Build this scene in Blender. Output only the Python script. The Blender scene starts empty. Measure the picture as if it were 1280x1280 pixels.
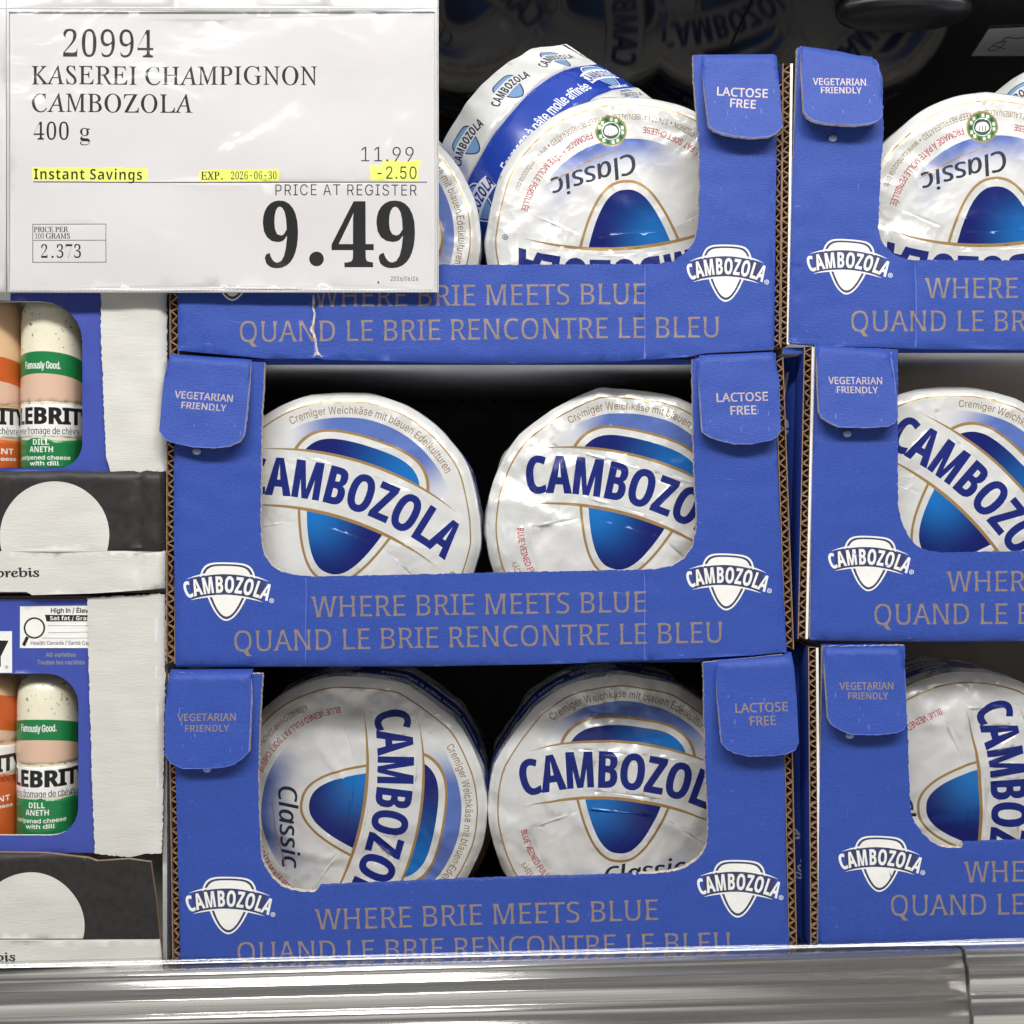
import bpy, math, random
import numpy as np
from mathutils import Vector, Matrix, noise
from mathutils.geometry import delaunay_2d_cdt

# ------------------------------------------------------------------ camera
S, D, CZ = 0.0004, 0.60, 0.30          # metres per photo pixel on the front plane y=0, camera distance, camera height
scene = bpy.context.scene
COL = scene.collection
cam_d = bpy.data.cameras.new('camera'); cam = bpy.data.objects.new('camera', cam_d); COL.objects.link(cam)
cam.location = (0, -D, CZ); cam.rotation_euler = (math.pi/2, 0, 0)
cam_d.sensor_width = 36; cam_d.lens = 36*D/(1280*S); cam_d.clip_start = 0.02; cam_d.clip_end = 60
scene.camera = cam
# ------------------------------------------------------------------ world: the dim store around the cooler
w = bpy.data.worlds.new('World'); scene.world = w; w.use_nodes = True
nt = w.node_tree; bg = nt.nodes['Background']
tc = nt.nodes.new('ShaderNodeTexCoord'); sp = nt.nodes.new('ShaderNodeSeparateXYZ'); rp = nt.nodes.new('ShaderNodeValToRGB')
nt.links.new(tc.outputs['Generated'], sp.inputs[0])
mp = nt.nodes.new('ShaderNodeMapRange'); mp.inputs[1].default_value = -1; mp.inputs[2].default_value = 1
nt.links.new(sp.outputs['Z'], mp.inputs[0]); nt.links.new(mp.outputs[0], rp.inputs[0]); nt.links.new(rp.outputs[0], bg.inputs[0])
cr = rp.color_ramp
cr.elements[0].position = 0.0; cr.elements[0].color = (1.7, 1.64, 1.56, 1)
cr.elements[1].position = 1.0; cr.elements[1].color = (.80, .81, .83, 1)
for p_, c_ in ((.28, (.95, .92, .88, 1)), (.43, (.42, .41, .40, 1)), (.51, (.12, .12, .12, 1)), (.74, (.06, .06, .062, 1)), (.86, (.55, .55, .57, 1))):
    e_ = cr.elements.new(p_); e_.color = c_
bg.inputs[1].default_value = 0.55
# ------------------------------------------------------------------ lamps: ceiling strips over the aisle and the lamp along the cooler's top edge
def area(name, loc, target, sx, sy, power, col=(1, 1, 1)):
    l = bpy.data.lights.new(name, 'AREA'); l.shape = 'RECTANGLE'; l.size = sx; l.size_y = sy; l.energy = power; l.color = col
    o = bpy.data.objects.new(name, l); COL.objects.link(o); o.location = loc
    o.rotation_euler = (Vector(target)-Vector(loc)).to_track_quat('-Z', 'Y').to_euler()
    return o
area('cooler_lamp', (0, -.80, 1.10), (0, .02, .32), 1.7, .12, 13.0, (1, .985, .96))
area('ceiling_lamp', (-.5, -2.4, 2.5), (0, 0, .3), 2.6, .30, 46, (1, .98, .95))
area('ceiling_lamp', (.9, -1.5, 2.4), (0, 0, .3), .30, 2.2, 22, (1, .98, .95))
vs = scene.view_settings
vs.view_transform = 'Standard'; vs.look = 'None'; vs.exposure = 0.0; vs.gamma = 1.0; vs.use_curve_mapping = False
scene.cycles.max_bounces = 8; scene.cycles.transparent_max_bounces = 8
scene.cycles.use_denoising = True

GL = {
"nA":"1o *a*a-l2c.d2c1n*a0j*a/m-1,^-1+c*a ,}.&/Q.&.C1<.81`-t0M",
"nB":"1z +i*a+i2`.&2`/D2U0?270t1[1*0b0|0&0b/R06///U.w/U.r0M.W0o.?1--{1=-R1B,y12+}0Y+;/e*n.W*a ,i/;.9/;/-/B/_/Y/y0#0&0W/w10/W1R.{1f.+1m,i1m ,i+S.E+S/=+]/q+y02,I0<-%02-Y/p.&/9.A.>.I,i.I",
"nC":"1h /%*V-v*b,~+),<+a+i,P+M-Q+C.b+M/n+l0n,B1^--2;.(2_/52j0F2`1G2?0~1L031i/41u.%1a-21%,Z0#,I.a,Y-B--,@-|+`/3+L03+T1++i1+*t02*^",
"nD":"2p +i*a+i2`.72`/C2U0@271,1`1b0v2&/x22.h1t,|1)+c/g*x-}*a ,i+T-q+T/<+f0=,A0u-@1,.e0u0,0?1)/C1[.*1m,i1m",
"nE":"0u +i*a+i2`082`081k,i1k,i/=0%/=0%.H,i.H,i+V08+V08*a",
"nF":"0O +i*a+i2`082`081k,i1k,i.z0$.z0$.),i.),i*a",
"nG":"2n /4*V.&*b-,+),B+`+l,O+M-O+C.a+O/p+q0p,L1_-;2<.=2_/P2j0j2_1t2?1Q1J0T1i/K1u.21a-61%,Z0#,H.a,O-j,e,}--,A-b+p.L+T/I+K0@+P0}+]0}-~/8-~/8.u1~.u1~*|0b*`",
"nH":"2{ +i*a+i2`,i2`,i/=0r/=0r2`1s2`1s*a0r*a0r.G,i.G,i*a",
"nI":".N +.*a+.+:,)+N,)1r+.2++.2`.#2`.#2+-*1r-*+N.#+:.#*a",
"nK":"1Z +i*a+i2`,i2`,i.f0?2`1N2`.?/41Z*a0I*a-X.P,i-j,i*a",
"nL":"0T +i*a+i2`,i2`,i+W0;+W0;*a",
"nM":"4o +i*a+i2`-:2`/d,./h,.2;2`3g2`3g*a2g*a2g/X2l1;2n1a2j1a0.*a/=*a,_1b,Z1b,b/R,b*a",
"nN":"34 +i*a+i2`,w2`14,(18,(11.1112`2,2`2,*a0w*a,^1?,Y1?,b/0,b*a",
"nO":"3I /(*V-w*c,}+*,;+c+i,R+M-S+C.c+M/p+i0p,;1`,}2<-w2`/)2k022`1*2=1l1`2@0q2]/p2f.b2]-R2@,R1l+c1*+*02*c /(+K08+_1&,?1R-A1a.b1R0%1&1(081c/)1v-t1c-)1(,X0%,I.b,X-A-),?-s+_",
"nQ":"3I 0s(j/A*W-w*c,}+*,;+c+i,R+M-S+C.c+M/p+i0p,;1`,}2<-w2`/)2k022`1*2=1l1`2@0q2]/p2f.b2X-@20,41I+@0H*i2@(j /(+K08+_1&,?1R-A1a.b1R0%1&1(081c/)1v-t1c-)1(,X0%,I.b,X-A-),?-s+_",
"nR":"1^ +i*a+i2`-{2`/;2S022,0c1G0s0G0n/m0^/A0E.z0&._/<.:1M*a0>*a.C-|,i-|,i*a ,i.o-{.o.m.w/F/6/e/b/o0C/e1$/D1M.i1d-v1l,i1l",
"nS":"0n -K*V,5*`+9*y+9+v,:+X-O+K.;+R.o+k/3,5/=,e/9-+/.-F.t-^.T-t,Q.j+r/<+N/v+B0g+J1A+a1o,)28,W2S-52e-u2j/-2_0-2A/k1M.t1j-s1u-71n,g1W,M16,D0f,H0D,S0),h/m-+/W.i.q/?.V/f.90&-q08-F0>,m0,+r/R+1.[*d",
"nT":"0u -=*a-=1k*k1k*k2`0j2`0j1k.=1k.=*a",
"nU":"2q .f*V-I*i,M+E+s,@+b-R+b2`,b2`,b-O,n,[-6+|-r+W.k+K/e+W0C,#0e,a0p-P0p2`1p2`1p-P1h,d1Q+~1*+H0N*z/c*`",
"nV":"1F -S*a*a2`+f2`-S-T.%+l.8,[0A2`1F2`.T*a",
"nW":"5+ ,w*a*m2`+r2`---k-O+t-_,o-v-p/@2`0D2`1o-m2;+t2_-l3t2`4y2`2m*a1l*a09/v/o1O/L/s-y*a",
"nY":"1# -B*a-B-f*a2`+j2`-p.g/w2`1#2`.B-j.B*a",
"i,":"-m +>(b+l+r,z+r,*(b",
"i-":"28 0=.h0=-m,W-m,W.h",
"i.":"-m ,;*Y+|*_+e*n+U+)+P+C+U+_+e+u+|,),;,.,U,),m+u,|+_-%+C,|+),m*n,U*_",
"i/":".o .X3U+r)G*w)G-^3U",
"i0":"28 .L*V-W*b,p+*,:+d+n,V+V-^+N.v+V04+o1:,;2.,q2h-X30.L3;/@300(2h0^2.1*1:1B041J.v1B-^1*,V0_+d0)+*/A*b .L+P/%+Y/Q+v/u,G03-*0C-v0H.v0C/w030h/u1J/Q1x/%28.L2A-s28-G1x-#1J,f0h,U/w,P.v,U-v,f-*-#,G-G+v-s+Y",
"i1":"28 +z*a+z+X14+X14*a /<31/<*a.7*a.720.220,-0^,-1k-}31",
"i2":"28 +g*a+g+M/E/F/q0.0#0r/{1=/l1_/U1y/821.p2=.G2A-y2=-T2/-81t,}1V,p12,l0d+i0d+q1I,-2&,R2V-)2y-c34.I3;/034/j2z0>2W0c2,0y1R1%0t0q/|0]/Q/j.F-7+b-7+[12+[12*a",
"i3":"28 .?*V-V*],t*p,>+3+p+]+T,5+H,s,P,s,X,M,k,/-)+q-J+`.@+Q.n+U/;+b/]+v/w,70,,[02-+0--S/y-y/`.>/:.V.d.g-=.l-=/`/N20/N26+o26+o310t310t2C.5/?.5/O/*/O/m/<0H.u0q.F1/-j17-+1/,F0q+j0H+;/n*t/-*^",
"i4":"28 +A,J+A-@.k31/q31,O-K,O-F1V-F1V,J /D*a/D/{0F/{0F*a",
"i5":"28 .D*V-^*]-#*r,N+6,(+a+k,8+a,q,d,q,l,O,|,1-V+a.D+Q.q+V/<+h/^,%/v,H0+,r00-E0*-u/u.D/[.h/:/&.m/8.?/=-M/1,m.j+l.t,<310k310k26-426,v/c-]0+.P08/(04/W0$0%/j0I/J0g/#0}.S10-}14-G1,,[0n+x0F+D/n*x/0*_",
"i6":"28 .L*V-c*_-&*w,P+C,++w+n,Y+f-E+l-~,#._,E/I.s310&31-4/%-,/%-J/M-x/k.X/v/@/o/y/X0L/50o.a1*.%11->1),T0m+t0F+A/p*w/4*_ .L+O.v+T/@+e/_+~/v,D0*,l0/->0*-l/v.8/_.Y/@.r.v/&.L/,-}/&-W.r-8.Y,|.9,m-m,h-@,m,m,|,D-8+~-W+e-}+T",
"i7":"28 ,=*a0)26+d26+d3114311421-I*a",
"i8":"28 .L*V-^*^,x*r,C+8+v+d+],<+T,x+Y-L+i-x,$.C,D.c,i.y-7/+,_/E,7/m+y0E+p1$+x1],423,X2]--2|-f35.L3;/135/j2|0>2]0c230z1]1&1$0y0E0`/m08/E/b/+0/.y0S.c0r.C1/-x1>-L1C,x1;,<0}+d0T+8/z*r/:*^ .L+P.|+T/I+a/k+u0(,508,V0=,}08-J0&-n/i.0/F.F.y.T.L.Y-y.T-P.F-..0,p-n,_-J,Y,},_,V,n,5-,+u-M+a-w+T .L/P.s/T/9/a/U/u/l04/y0S/~0x/y1A/l1a/V1z/;22.t2>.L2B.#2>-]22-@1z-+1a,y1A,t0x,y0S-+04-@/u-^/a.$/T",
"i9":"28 .K3;/433/p2v0F2O0m1v1)18110L1+/o0t/30Q.H.$*a,q*a/c.l/l.l/M.D.z.&.?-w-X-~,{.9,K.],(/1+n/l+f0S+n1=,+1y,Q2P-(2w-d33 .K2B-}2=-W2--91o,|1M,n1%,i0S,n0&,|/Y-9/9-W.{-}.k.K.f.v.k/@.{/_/8/w/X0*0$0/0Q0*1$/w1M/`1o/@2-.v2=",
"i:":"-m ,;*Y+|*_+e*n+U+)+P+C+U+_+e+u+|,),;,.,U,),m+u,|+_-%+C,|+),m*n,U*_ ,;/4+|/9+e/H+U/_+P/y+U09+e0O+|0_,;0d,U0_,m0O,|09-%/y,|/_,m/H,U/9",
"iA":"2a *z*a.%31/<312F*a1;*a/M/e.o1`.T2^.i2^.N1_-q/e,,*a ,Q-&,Q-}0p-}0p-&",
"iB":"2< +a*a+a31.c31/P3*012q0`2P1$2&191P1?0v1;0H1.0#0Z/K/w/./w/&0A.{0f.i1+.M1F.)1W-U1^,y1V,A1B+k0{+A0I*|/c*h.k*a ,h+].h+]/Z+e03,#0P,J0Y,z0T-D0F-g0..)/i.?/A.M.m.R,h.R ,h/J.^/J/+/N/N/Z/m/o0)0.070M0<0s031G/t1n/F2-.a26,h26",
"iC":"33 //*V.,*c-3++,I+f+o,Y+M-`+B.v+M02+o18,I2,-32f.,3///3;/h370B3*0t2q1E2S1l2/201_2G1,2U0N1N0N121:0]1m/x21//2<.F23-f1s-41G,h0g,O/v,G.v,O-w,i-+-4,J-g+y.G+_//+U/x+a0],$12,X1N-C2U-C2G,f20,41l+d1F+?0u*}0C*h/i*Z",
"iD":"3& .@*a,<*a,<+].:+]/5+e/|,$0V,Q0}-219-|1A.x19/s0~0b0W1A/~1m/;2-.C26,826,831.J31/X3%0U2^1A2%1u152:012D.x2:-c1u,_1@+m0R+4/R*m ,h31,h*a+a*a+a31",
"iE":"1_ +a*a+a310t310t26,h26,h/K0Y/K0Y.O,h.O,h+]0x+]0x*a",
"iF":"1Q +a*a+a310o310o26,h26,h/?0K/?0K.D,h.D,h*a",
"iG":"3B /1*V.+*c-2+,,G+g+o,Y+M-`+B.v+M02+o18,G2,-12f.)3//+3;/g370C3)0v2o1G2P1n2+221[2I1*2W0O1N0O1/180Z1k/x21/,2<.E23-f1t-31G,h0g,O/v,G.v,O-w,i-+-4,J-g+z.H+_/1+U/o+]0I+r0v,81<,f1Q-B1X.(1v-~/F-~/F.y2^.y2^.#2S-%24,41_+P0z*}0-*`",
"iH":"3= +a*a+a31,h31,h/O16/O16312=312=*a16*a16.T,h.T,h*a",
"iI":"/b +5*a+5+],^+],^26+526+531/231/226-e26-e+]/2+]/2*a",
"iJ":"1= -i*V,g*f+x+7+H,$+8-,+8-U,>-U,>-,,G,H,c+v-2+Z-i+Q.B+Z.m+v/-,H/6-,/6310<310<-,0-,$/W+7.j*f",
"iK":"2L ,I-,,I.<-X/f0f312031.S/<.N/< +a*a+a31,h31,g.I,h*a 0s*a-m.~.N/o21*a",
"iL":"17 +a*a+a31,h31,h+]0c+]0c*a",
"iM":"50 +a*a+a31-531/>-l0%+O/l+O0E-?2Z31403140*a3**a3-1V3.2>372>2M0&0E*a/K*a-R/R,T2>,_2>,a1Z,d*a",
"iN":"3G +a*a+a31,y310e-41W+X1I+V1A->1@312G312G*a1.*a-]04,M26,`29,h/R,h*a",
"iO":"3V /.*V.,*c-4++,I+f+p,Y+N-`+B.v+N02+p18,I2,-42f.,3//.3;013/1)2f1o2,2H182j022u.v2j-`2H,Y1o+f1)++01*c /.+U/p+_0P+y1(,I1N-*1h-v1p.v1h/w1N0h1(1H0P1t/p23/.2<.G23-g1t-41H,i0g,O/v,G.v,O-v,i-*-4,I-g+y.G+_",
"iP":"2+ +a*a+a31.Y31/O3)072l0j2E131p1H141O0M1H/g13/,0j.U07.//O-r.Y-j,P-j,P.e.U.e/1.j/].y/|/608/V0D/~0I0M0D0y081D/|1e/[1}/021.T26,h26,h*a",
"iQ":"3V .i-A/t-A2O)s1C)s /.*V.,*c-4++,I+f+p,Y+N-`+B.v+N02+p18,I2,-42f.,3//.3;013/1)2f1o2,2H182j022u.v2j-`2H,Y1o+f1)++01*c /.+U/p+_0P+y1(,I1N-*1h-v1p.v1h/w1N0h1(1H0P1t/p23/.2<.G23-g1t-41H,i0g,O/v,G.v,O-v,i-*-4,I-g+y.G+_",
"iR":"21 +a*a+a31.Z31/P3*082n0k2I141u1I1;1P0T1I/n14/50k.b07.>/P.(.Z-|,<-|,<.x.V.x/2.|/^/./~/D09/b0E0*0J0T0E1$091I/}1h/]1~/121.U26,h26,h*a 0V*a.Q.P/e.P1m*a",
"iS":"2. .G*S-T*Y,l*o,5+4+g+a+K,;+?,z,I,z,R,Q,f,0-(+q-L+_.G+P.z+T/K+a/q+v02,60D,W0J,~0E-D06-_/Z.+-g.`,m/$,-/P+b0-+T0t+]1U+w20,E2[,{2|-a35.M3;/:35/y2{0R2[0{21191Y1C0|0>0|0.1T/d1{//28.I2@-v2<-M20-,1x,n1^,_1?,Y0x,`0T,q08-P/m/r/)0_.]1:-{1I-R1N,}1F,A1.+f0a+80)*q/?*Z",
"iT":"21 +626+6311[311[26.z26.z*a-t*a-t26",
"iU":"3> .}*T.(*^-9*x,W+G,+,#+j,g+a-V+a31,g31,g-^,n-)-$,V-C,/-l+m.B+Y.}+S/^+Y04+m0],/0z,V11-)17-^17312>312>-V25,g1t,#1F+G0f*x/w*^",
"iV":"2a .**a*z31,*31.;,{.m+4.X+4/A-[1:312F31/?*a",
"iW":"6- -;*a*z31,&31-G-y-z+A-o+A.5-,/j310~312X-,2{+A2m+A34-,4f315o313Q*a2;*a0m0(0<2X0P2X0:1:.R*a",
"iX":"2W *|*a.>/I.>.Z+231,H31.*0c.f/T.T/T.s010u312-31.}._.}/L2<*a1&*a/1-J.R.S.h.S.J-z,5*a",
"iY":"2T .)*a.).0*z31,531.E/T.o.R.G.R.r/U1%312;31/0.0/0*a",
"iZ":"1} +D*a+D+L/j1q0C2Y0N2:+B26+B311=311=2D,v,$,>+8,3+W1A+]1A*a",
"ia":"12 -B*S,i*X,:*h+m+%+M+I+:+u+4,N+8,{+G-C+^-`+{-u,i.4.W.L/,.X/7.e/;.z/./[.a0&.B01-x04-20&,]/b,B/9+C/S+]0&+}0K,H0f,t0x-v1+._0~/K0b/j0G0&0#08/Q0=.r0=*a/=*a/=+T/7+T.s++.;*c-p*W -R+J.&+O.N+_.n+v/),8/7,X/;,|/;-p.~-d.S-Z,w-@,G,~,:,h,6,I,E+s,p+T",
"ib":"1h .P*T-|*X-U*g,|+5,^+_,T+_,T*a+U*a+U31,W31,W/~,^/~,{0K-S0t-z1%.P1+/90}/t0b0J050p/U1,.h13-n1,,t0p,+0J+J/u*y/9*^ .B+L.t+S/A+i/b,0/y,[0,-400-o0,.M/y/%/b/P/B/r.t0,.B03-m0,-D/s-#/R,h/(,Z.O,U-o,Z-3,i,Y-$,.-D+h-m+S",
"ic":"1< ./*T-@*^,[*z,&+K+Z,,+A,t+9-l+A.f+Z/S,&04,[0a-@0|./1+/#0{/i0Z0B0&0c/=/e/&/R/P/3/q.d0+./03-U0+-,/p,f/M,O.|,A.I,<-l,A-4,O,],f,1-,+j-U+S./+L.e+S/4+j/S,1/g,]0e,F0D+Z/j+%/$*`",
"id":"1h -x*T-4*^,S*y+~+J+X,++A,t+9-n+A.h+X/U+~05,T0b-40}-x1+.N1%.t0t/M0K/j/~/q/~/q310s310s*a/t*a/t+_/k+_/L+5.s*g.M*X .++L.[+S/)+h/H,./`,Y/n-3/s-o/n.O/`/(/I/R/)/s.[0,.+03-S0,-+/r,f/P,O/%,A.M,<-o,A-4,O,[,g,0-,+i-T+S",
"ie":"1H .6*T-C*^,[*z,&+K+Y,++A,s+9-k+A.d+Y/Q,$02,Y0`-=0|.,1+/-0v/W0b/~0C0C/w0]/E0l.d0r-P+w-P+w.C0?.C/o.&/k.]/^/1/F/W/(/v.[0-.,03-V0---/u,h/W,O/2,A.c,<-],A,},R,K,m,#-5+c-`+Q.7+K.v+U/J+t/i,J0h,40V+f0;+A/r*~/F*h.o*X",
"if":".v .N0~.N0/*k0/*k0~ ,$*a,$1r,*2D,;2j,V3+,x3@-l3Q.E3L.e3C.M2O-w2W-R2R-92B-+2(-&1_-&*a",
"ig":"1i ..(2-M(6,v(C,J(V,&(p+R)R,D)~,c)W-9)6-^)+..)(.n)0/E)I/g)u/r*W/r+m/j+m/L+D.s*y.M*l-w*h-5*p,U+.,#+V+Y,3+A,y+9-r+A.j+X/V,#06,T0b-50}-y1+.N1%.u0t/N0K/l/}/u/}/u0~0t0~0t*S0k)j0Q)30*(e/R(H.q(8 .++`.[+f/)+x/I,:/a,c/o-9/t-t/o.R/a/*/I/S/*/s.]0,.+03-T0,-,/r,g/Q,O/(,A.P,<-t,A-;,O,e,g,<-,+y-U+f",
"ih":"1Q ,W.L,W*a+U*a+U31,W31,W/M,F/M,f06-60d-l0}.M1+/)1$/Y0n0%0O0C0$0V/I0].b0]*a/Z*a/Z.Y/Q/:/7/h.j0(.302-g0--C/{-%/e,j/F,[.{",
"ii":"-L +U*a+U0~,W0~,W*a ,)2(+l2-+W2:+I2M+D2f+I2}+W36+l3C,)3H,B3C,W36,f2},j2f,f2M,W2:,B2-",
"ij":"-L +U0~,W0~,W*3,R)],D)3,-(l+h(R+>(C*g(>*Q(>*Q)8++)=+C)N+P)j+U*4 ,)2(+l2-+V2:+H2M+C2f+H2}+V36+l3C,)3H,B3C,V36,e2},j2f,e2M,V2:,B2-",
"ik":"1$ ,Q,z,Q.6,b.6/I0~0a0~-g-~-]-~ +U*a+U31,W31,W*a /W*a-0-j-r.O0s*a",
"il":"-o ,~*],C*f+v+#+^+M+U,*+U31,W31,Y+z,a+d,p+X--+T-Q+W-b*e",
"im":"4p +U*a+U0~,T0~,T/Y,M/Y,^0),t0K-T0y.A1-.{1#/M0b/n050$/X/t/X0&0$0>0G1$0w1M1)1z1-2O1(2{0s3D0W3b013t/Y3z.x3z*a2y*a2y.v2p/P2U/t2/0-1_041:000v0#0J/Q0;.l0;*a/9*a/9/#/1/O.t/r.P0,-~04->0#-#/l,j/P,[/-,W.^,W*a",
"in":"1Q ,W.L,W*a+U*a+U0~,S0~,T/M,F/M,f06-60d-l0}.M1+/)1$/X0n0$0O0C0$0U/I0].b0]*a/Z*a/Z.Y/Q/:/7/h.j0(.302-g0--C/{-%/e,j/F,[.{",
"io":"1Y ./*T-@*^,[*z,&+K+Z,,+A,t+9-l+A.f+Z/S,&04,[0a-@0|./1+.y0|/_0a08040`/S0x.f1%-l0x,t0`,,08+K/_*z.y*^ ./+L.d+S/3+j/T,1/l,]/y-4/~-l/y.H/l.|/T/M/3/p.d0+./03-U0+-,/p,f/M,O.|,A.I,<-l,A-4,O,],f,1-,+j-U+S",
"ip":"1h +U(>+U0~,T0~,T/~,^/~,{0K-S0t-z1%.P1+/90}/t0b0J050p/U1,.h13-n1,,t0p,+0J+J/u*y/9*^.P*T-|*X-U*g,|+5,^+_,W+_,W(> .B+L.t+S/A+i/b,0/y,[0,-400-o0,.M/y/%/b/P/B/r.t0,.B03-m0,-D/s-#/R,h/(,Z.O,U-o,Z-3,i,Y-$,.-D+h-m+S",
"iq":"1h 0s(>/q(>/q+_/j+_/L+5.s*g.M*X-x*T-4*^,S*y+~+J+X,++A,t+9-n+A.h+X/U+~05,T0b-40}-x1+.N1%.t0t/M0K/k/~/t/~/t0~0s0~ .++L.[+S/)+h/H,./`,Y/n-3/s-o/n.O/`/(/I/R/)/s.[0,.+03-S0,-+/r,f/P,O/%,A.M,<-o,A-4,O,[,g,0-,+i-T+S",
"ir":".~ +U*a+U0~,S0~,S0$,Y0$,p0L-70l-b1$.81+.f1*.f0&..0--c0(-A/w-#/c,j/G,[/&,W.[,W*a",
"is":"0h -d*T-+*X,T*f,**|+d+?+J+f+;,9,9,L,J+~,g+a-3+P-c+J.=+P.h+d/&,$/0,F/+,b.v,y.[-/-2-Q,H-j+s.0+V.]+L/9+S/h+i05,.0W,Y0q-11$-l1+.G1%.v0t/A0^/_0A0*/Q/0/>.|/].e/x.A00-l07-<01,q/z,W/`,O/>,U.|,g.f-).T.P.2/:-v/j-S0+-(05,L0.+w/t+M/Q+*/#*k.G*Y",
"it":".M .*0~.*0/*k0/*k0~ +h2S,j2S,j,>,n+y,y+c-3+U-R+Q.&+V.8*d-N*Z,h*d,6+%+r+T+h,7",
"iu":"1Q -d*X-.*_,X*q,1+4+o+_+[,:+U,}+U0~,W0~,W-*,`,I,z+w-H+[.#+Q.K+V.o+d/1+z/G,=/U,d/Z-7/Z0~0]0~0]*a/^*a/^,6/l,6/K+L.{*z.E*b",
"iv":"12 -F*a*{0~,*0~-J-;.,+$-g+$.H-;/h0~0r0~.L*a",
"iw":"4/ ,{*a+(0~,/0~-9,z-Y+D-I+D-i,w.s0~/z0~1%,y1E+D15+D1U,x2a0~3h0~1o*a0n*a/}-T/=0>/R0>/(.I-}*a",
"ix":"0} +$*a-S.?-S-S+10~,B0~./.--Y.-.V/i/D0~0S0~.1-O.1.90^*a/L*a-U-c.+-c-0,,,5*a",
"iy":"12 +M(D+c)9,H)5,p)K-%)d-F*_*{0~,*0~-J-;.,+$-g+$.H-;/i0~0r0~.*)d-[(t,~(H,5(:",
"iz":"1$ +D*a+D+K.v/~.v0(+N0(+N0~070~0704,j+a,j+Z0@+Z0@*a",
"i®":"2F .S,^-s,d-:,u,b-6,5-[+k.-+N.a+=/>+7/z+=0[+N19+k1l,52>,b2c-:3#-s35.S3;/535/n3#0F2c0s2>1=1l1X191k0[1p/z1k/>1X.a1=.-0s-[0F-6/n,u/5,d .S-K/5-S/l-k0?.40d.c0z/>1&/z0z0[0d170?1f/l2//52E.S2M-s2E-<2/,i1f,D17,-0[,$/z,-/>,D.c,i.4-<-k-s-S /8.K.O/s/8/s/}.K -D.K-D1O.t1O/@1E/d1(/r0Q/c/y/?/X.p/M-i/M-i/}._/}.{0./*0=/.0Q/*0f.{0s.`0|.(0|.(.K",
"iÀ":"2a *z*a.%31/<312F*a1;*a/M/e.o1`.T2^.i2^.N1_-q/e,,*a ,Q-&,Q-}0p-}0p-& .<3|-35_.?5_/-3|",
"iÂ":"2a *z*a.%31/<312F*a1;*a/M/e.o1`.T2^.i2^.N1_-q/e,,*a ,Q-&,Q-}0p-}0p-& -q4+,q4+,q4/.45_/15_0P4/0P4+/N4+.a5+",
"iÄ":"2a *z*a.%31/<312F*a1;*a/M/e.o1`.T2^.i2^.N1_-q/e,,*a ,Q-&,Q-}0p-}0p-& /s46/Z4;/G4H/94]/54t/950/G5D/Z5Q/s5U0/5Q0B5D0P500T4t0P4]0B4H0/4; -N46-74;,~4H,q4],l4t,q50,~5D-75Q-N5U-f5Q-z5D.,50.04t.,4]-z4H-f4;",
"iÉ":"1_ +a*a+a310t310t26,h26,h/K0Y/K0Y.O,h.O,h+]0x+]0x*a -q3|._5_/k5_.c3|",
"ià":"12 -B*S,i*X,:*h+m+%+M+I+:+u+4,N+8,{+G-C+^-`+{-u,i.4.W.L/,.X/7.e/;.z/./[.a0&.B01-x04-20&,]/b,B/9+C/S+]0&+}0K,H0f,t0x-v1+._0~/K0b/j0G0&0#08/Q0=.r0=*a/=*a/=+T/7+T.s++.;*c-p*W -R+J.&+O.N+_.n+v/),8/7,X/;,|/;-p.~-d.S-Z,w-@,G,~,:,h,6,I,E+s,p+T -J1n,A3P-M3P.;1n",
"iâ":"12 -B*S,i*X,:*h+m+%+M+I+:+u+4,N+8,{+G-C+^-`+{-u,i.4.W.L/,.X/7.e/;.z/./[.a0&.B01-x04-20&,]/b,B/9+C/S+]0&+}0K,H0f,t0x-v1+._0~/K0b/j0G0&0#08/Q0=.r0=*a/=*a/=+T/7+T.s++.;*c-p*W -R+J.&+O.N+_.n+v/),8/7,X/;,|/;-p.~-d.S-Z,w-@,G,~,:,h,6,I,E+s,p+T -#1x,#1x,#1|-B3P.?3P/_1|/_1x.]1x-o2x",
"iä":"12 -B*S,i*X,:*h+m+%+M+I+:+u+4,N+8,{+G-C+^-`+{-u,i.4.W.L/,.X/7.e/;.z/./[.a0&.B01-x04-20&,]/b,B/9+C/S+]0&+}0K,H0f,t0x-v1+._0~/K0b/j0G0&0#08/Q0=.r0=*a/=*a/=+T/7+T.s++.;*c-p*W -R+J.&+O.N+_.n+v/),8/7,X/;,|/;-p.~-d.S-Z,w-@,G,~,:,h,6,I,E+s,p+T /%2(.i2-.U2:.G2M.C2f.G2}.U35.i3C/%3G/=3C/Q35/_2}/c2f/_2M/Q2:/=2- ,]2(,E2-,12:,#2M+z2f,#2},135,E3C,]3G,t3C--35-:2}-?2f-:2M--2:,t2-",
"iè":"1H .6*T-C*^,[*z,&+K+Y,++A,s+9-k+A.d+Y/Q,$02,Y0`-=0|.,1+/-0v/W0b/~0C0C/w0]/E0l.d0r-P+w-P+w.C0?.C/o.&/k.]/^/1/F/W/(/v.[0-.,03-V0---/u,h/W,O/2,A.c,<-],A,},R,K,m,#-5+c-`+Q.7+K.v+U/J+t/i,J0h,40V+f0;+A/r*~/F*h.o*X -`1n,W3P-d3P.Q1n",
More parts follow.
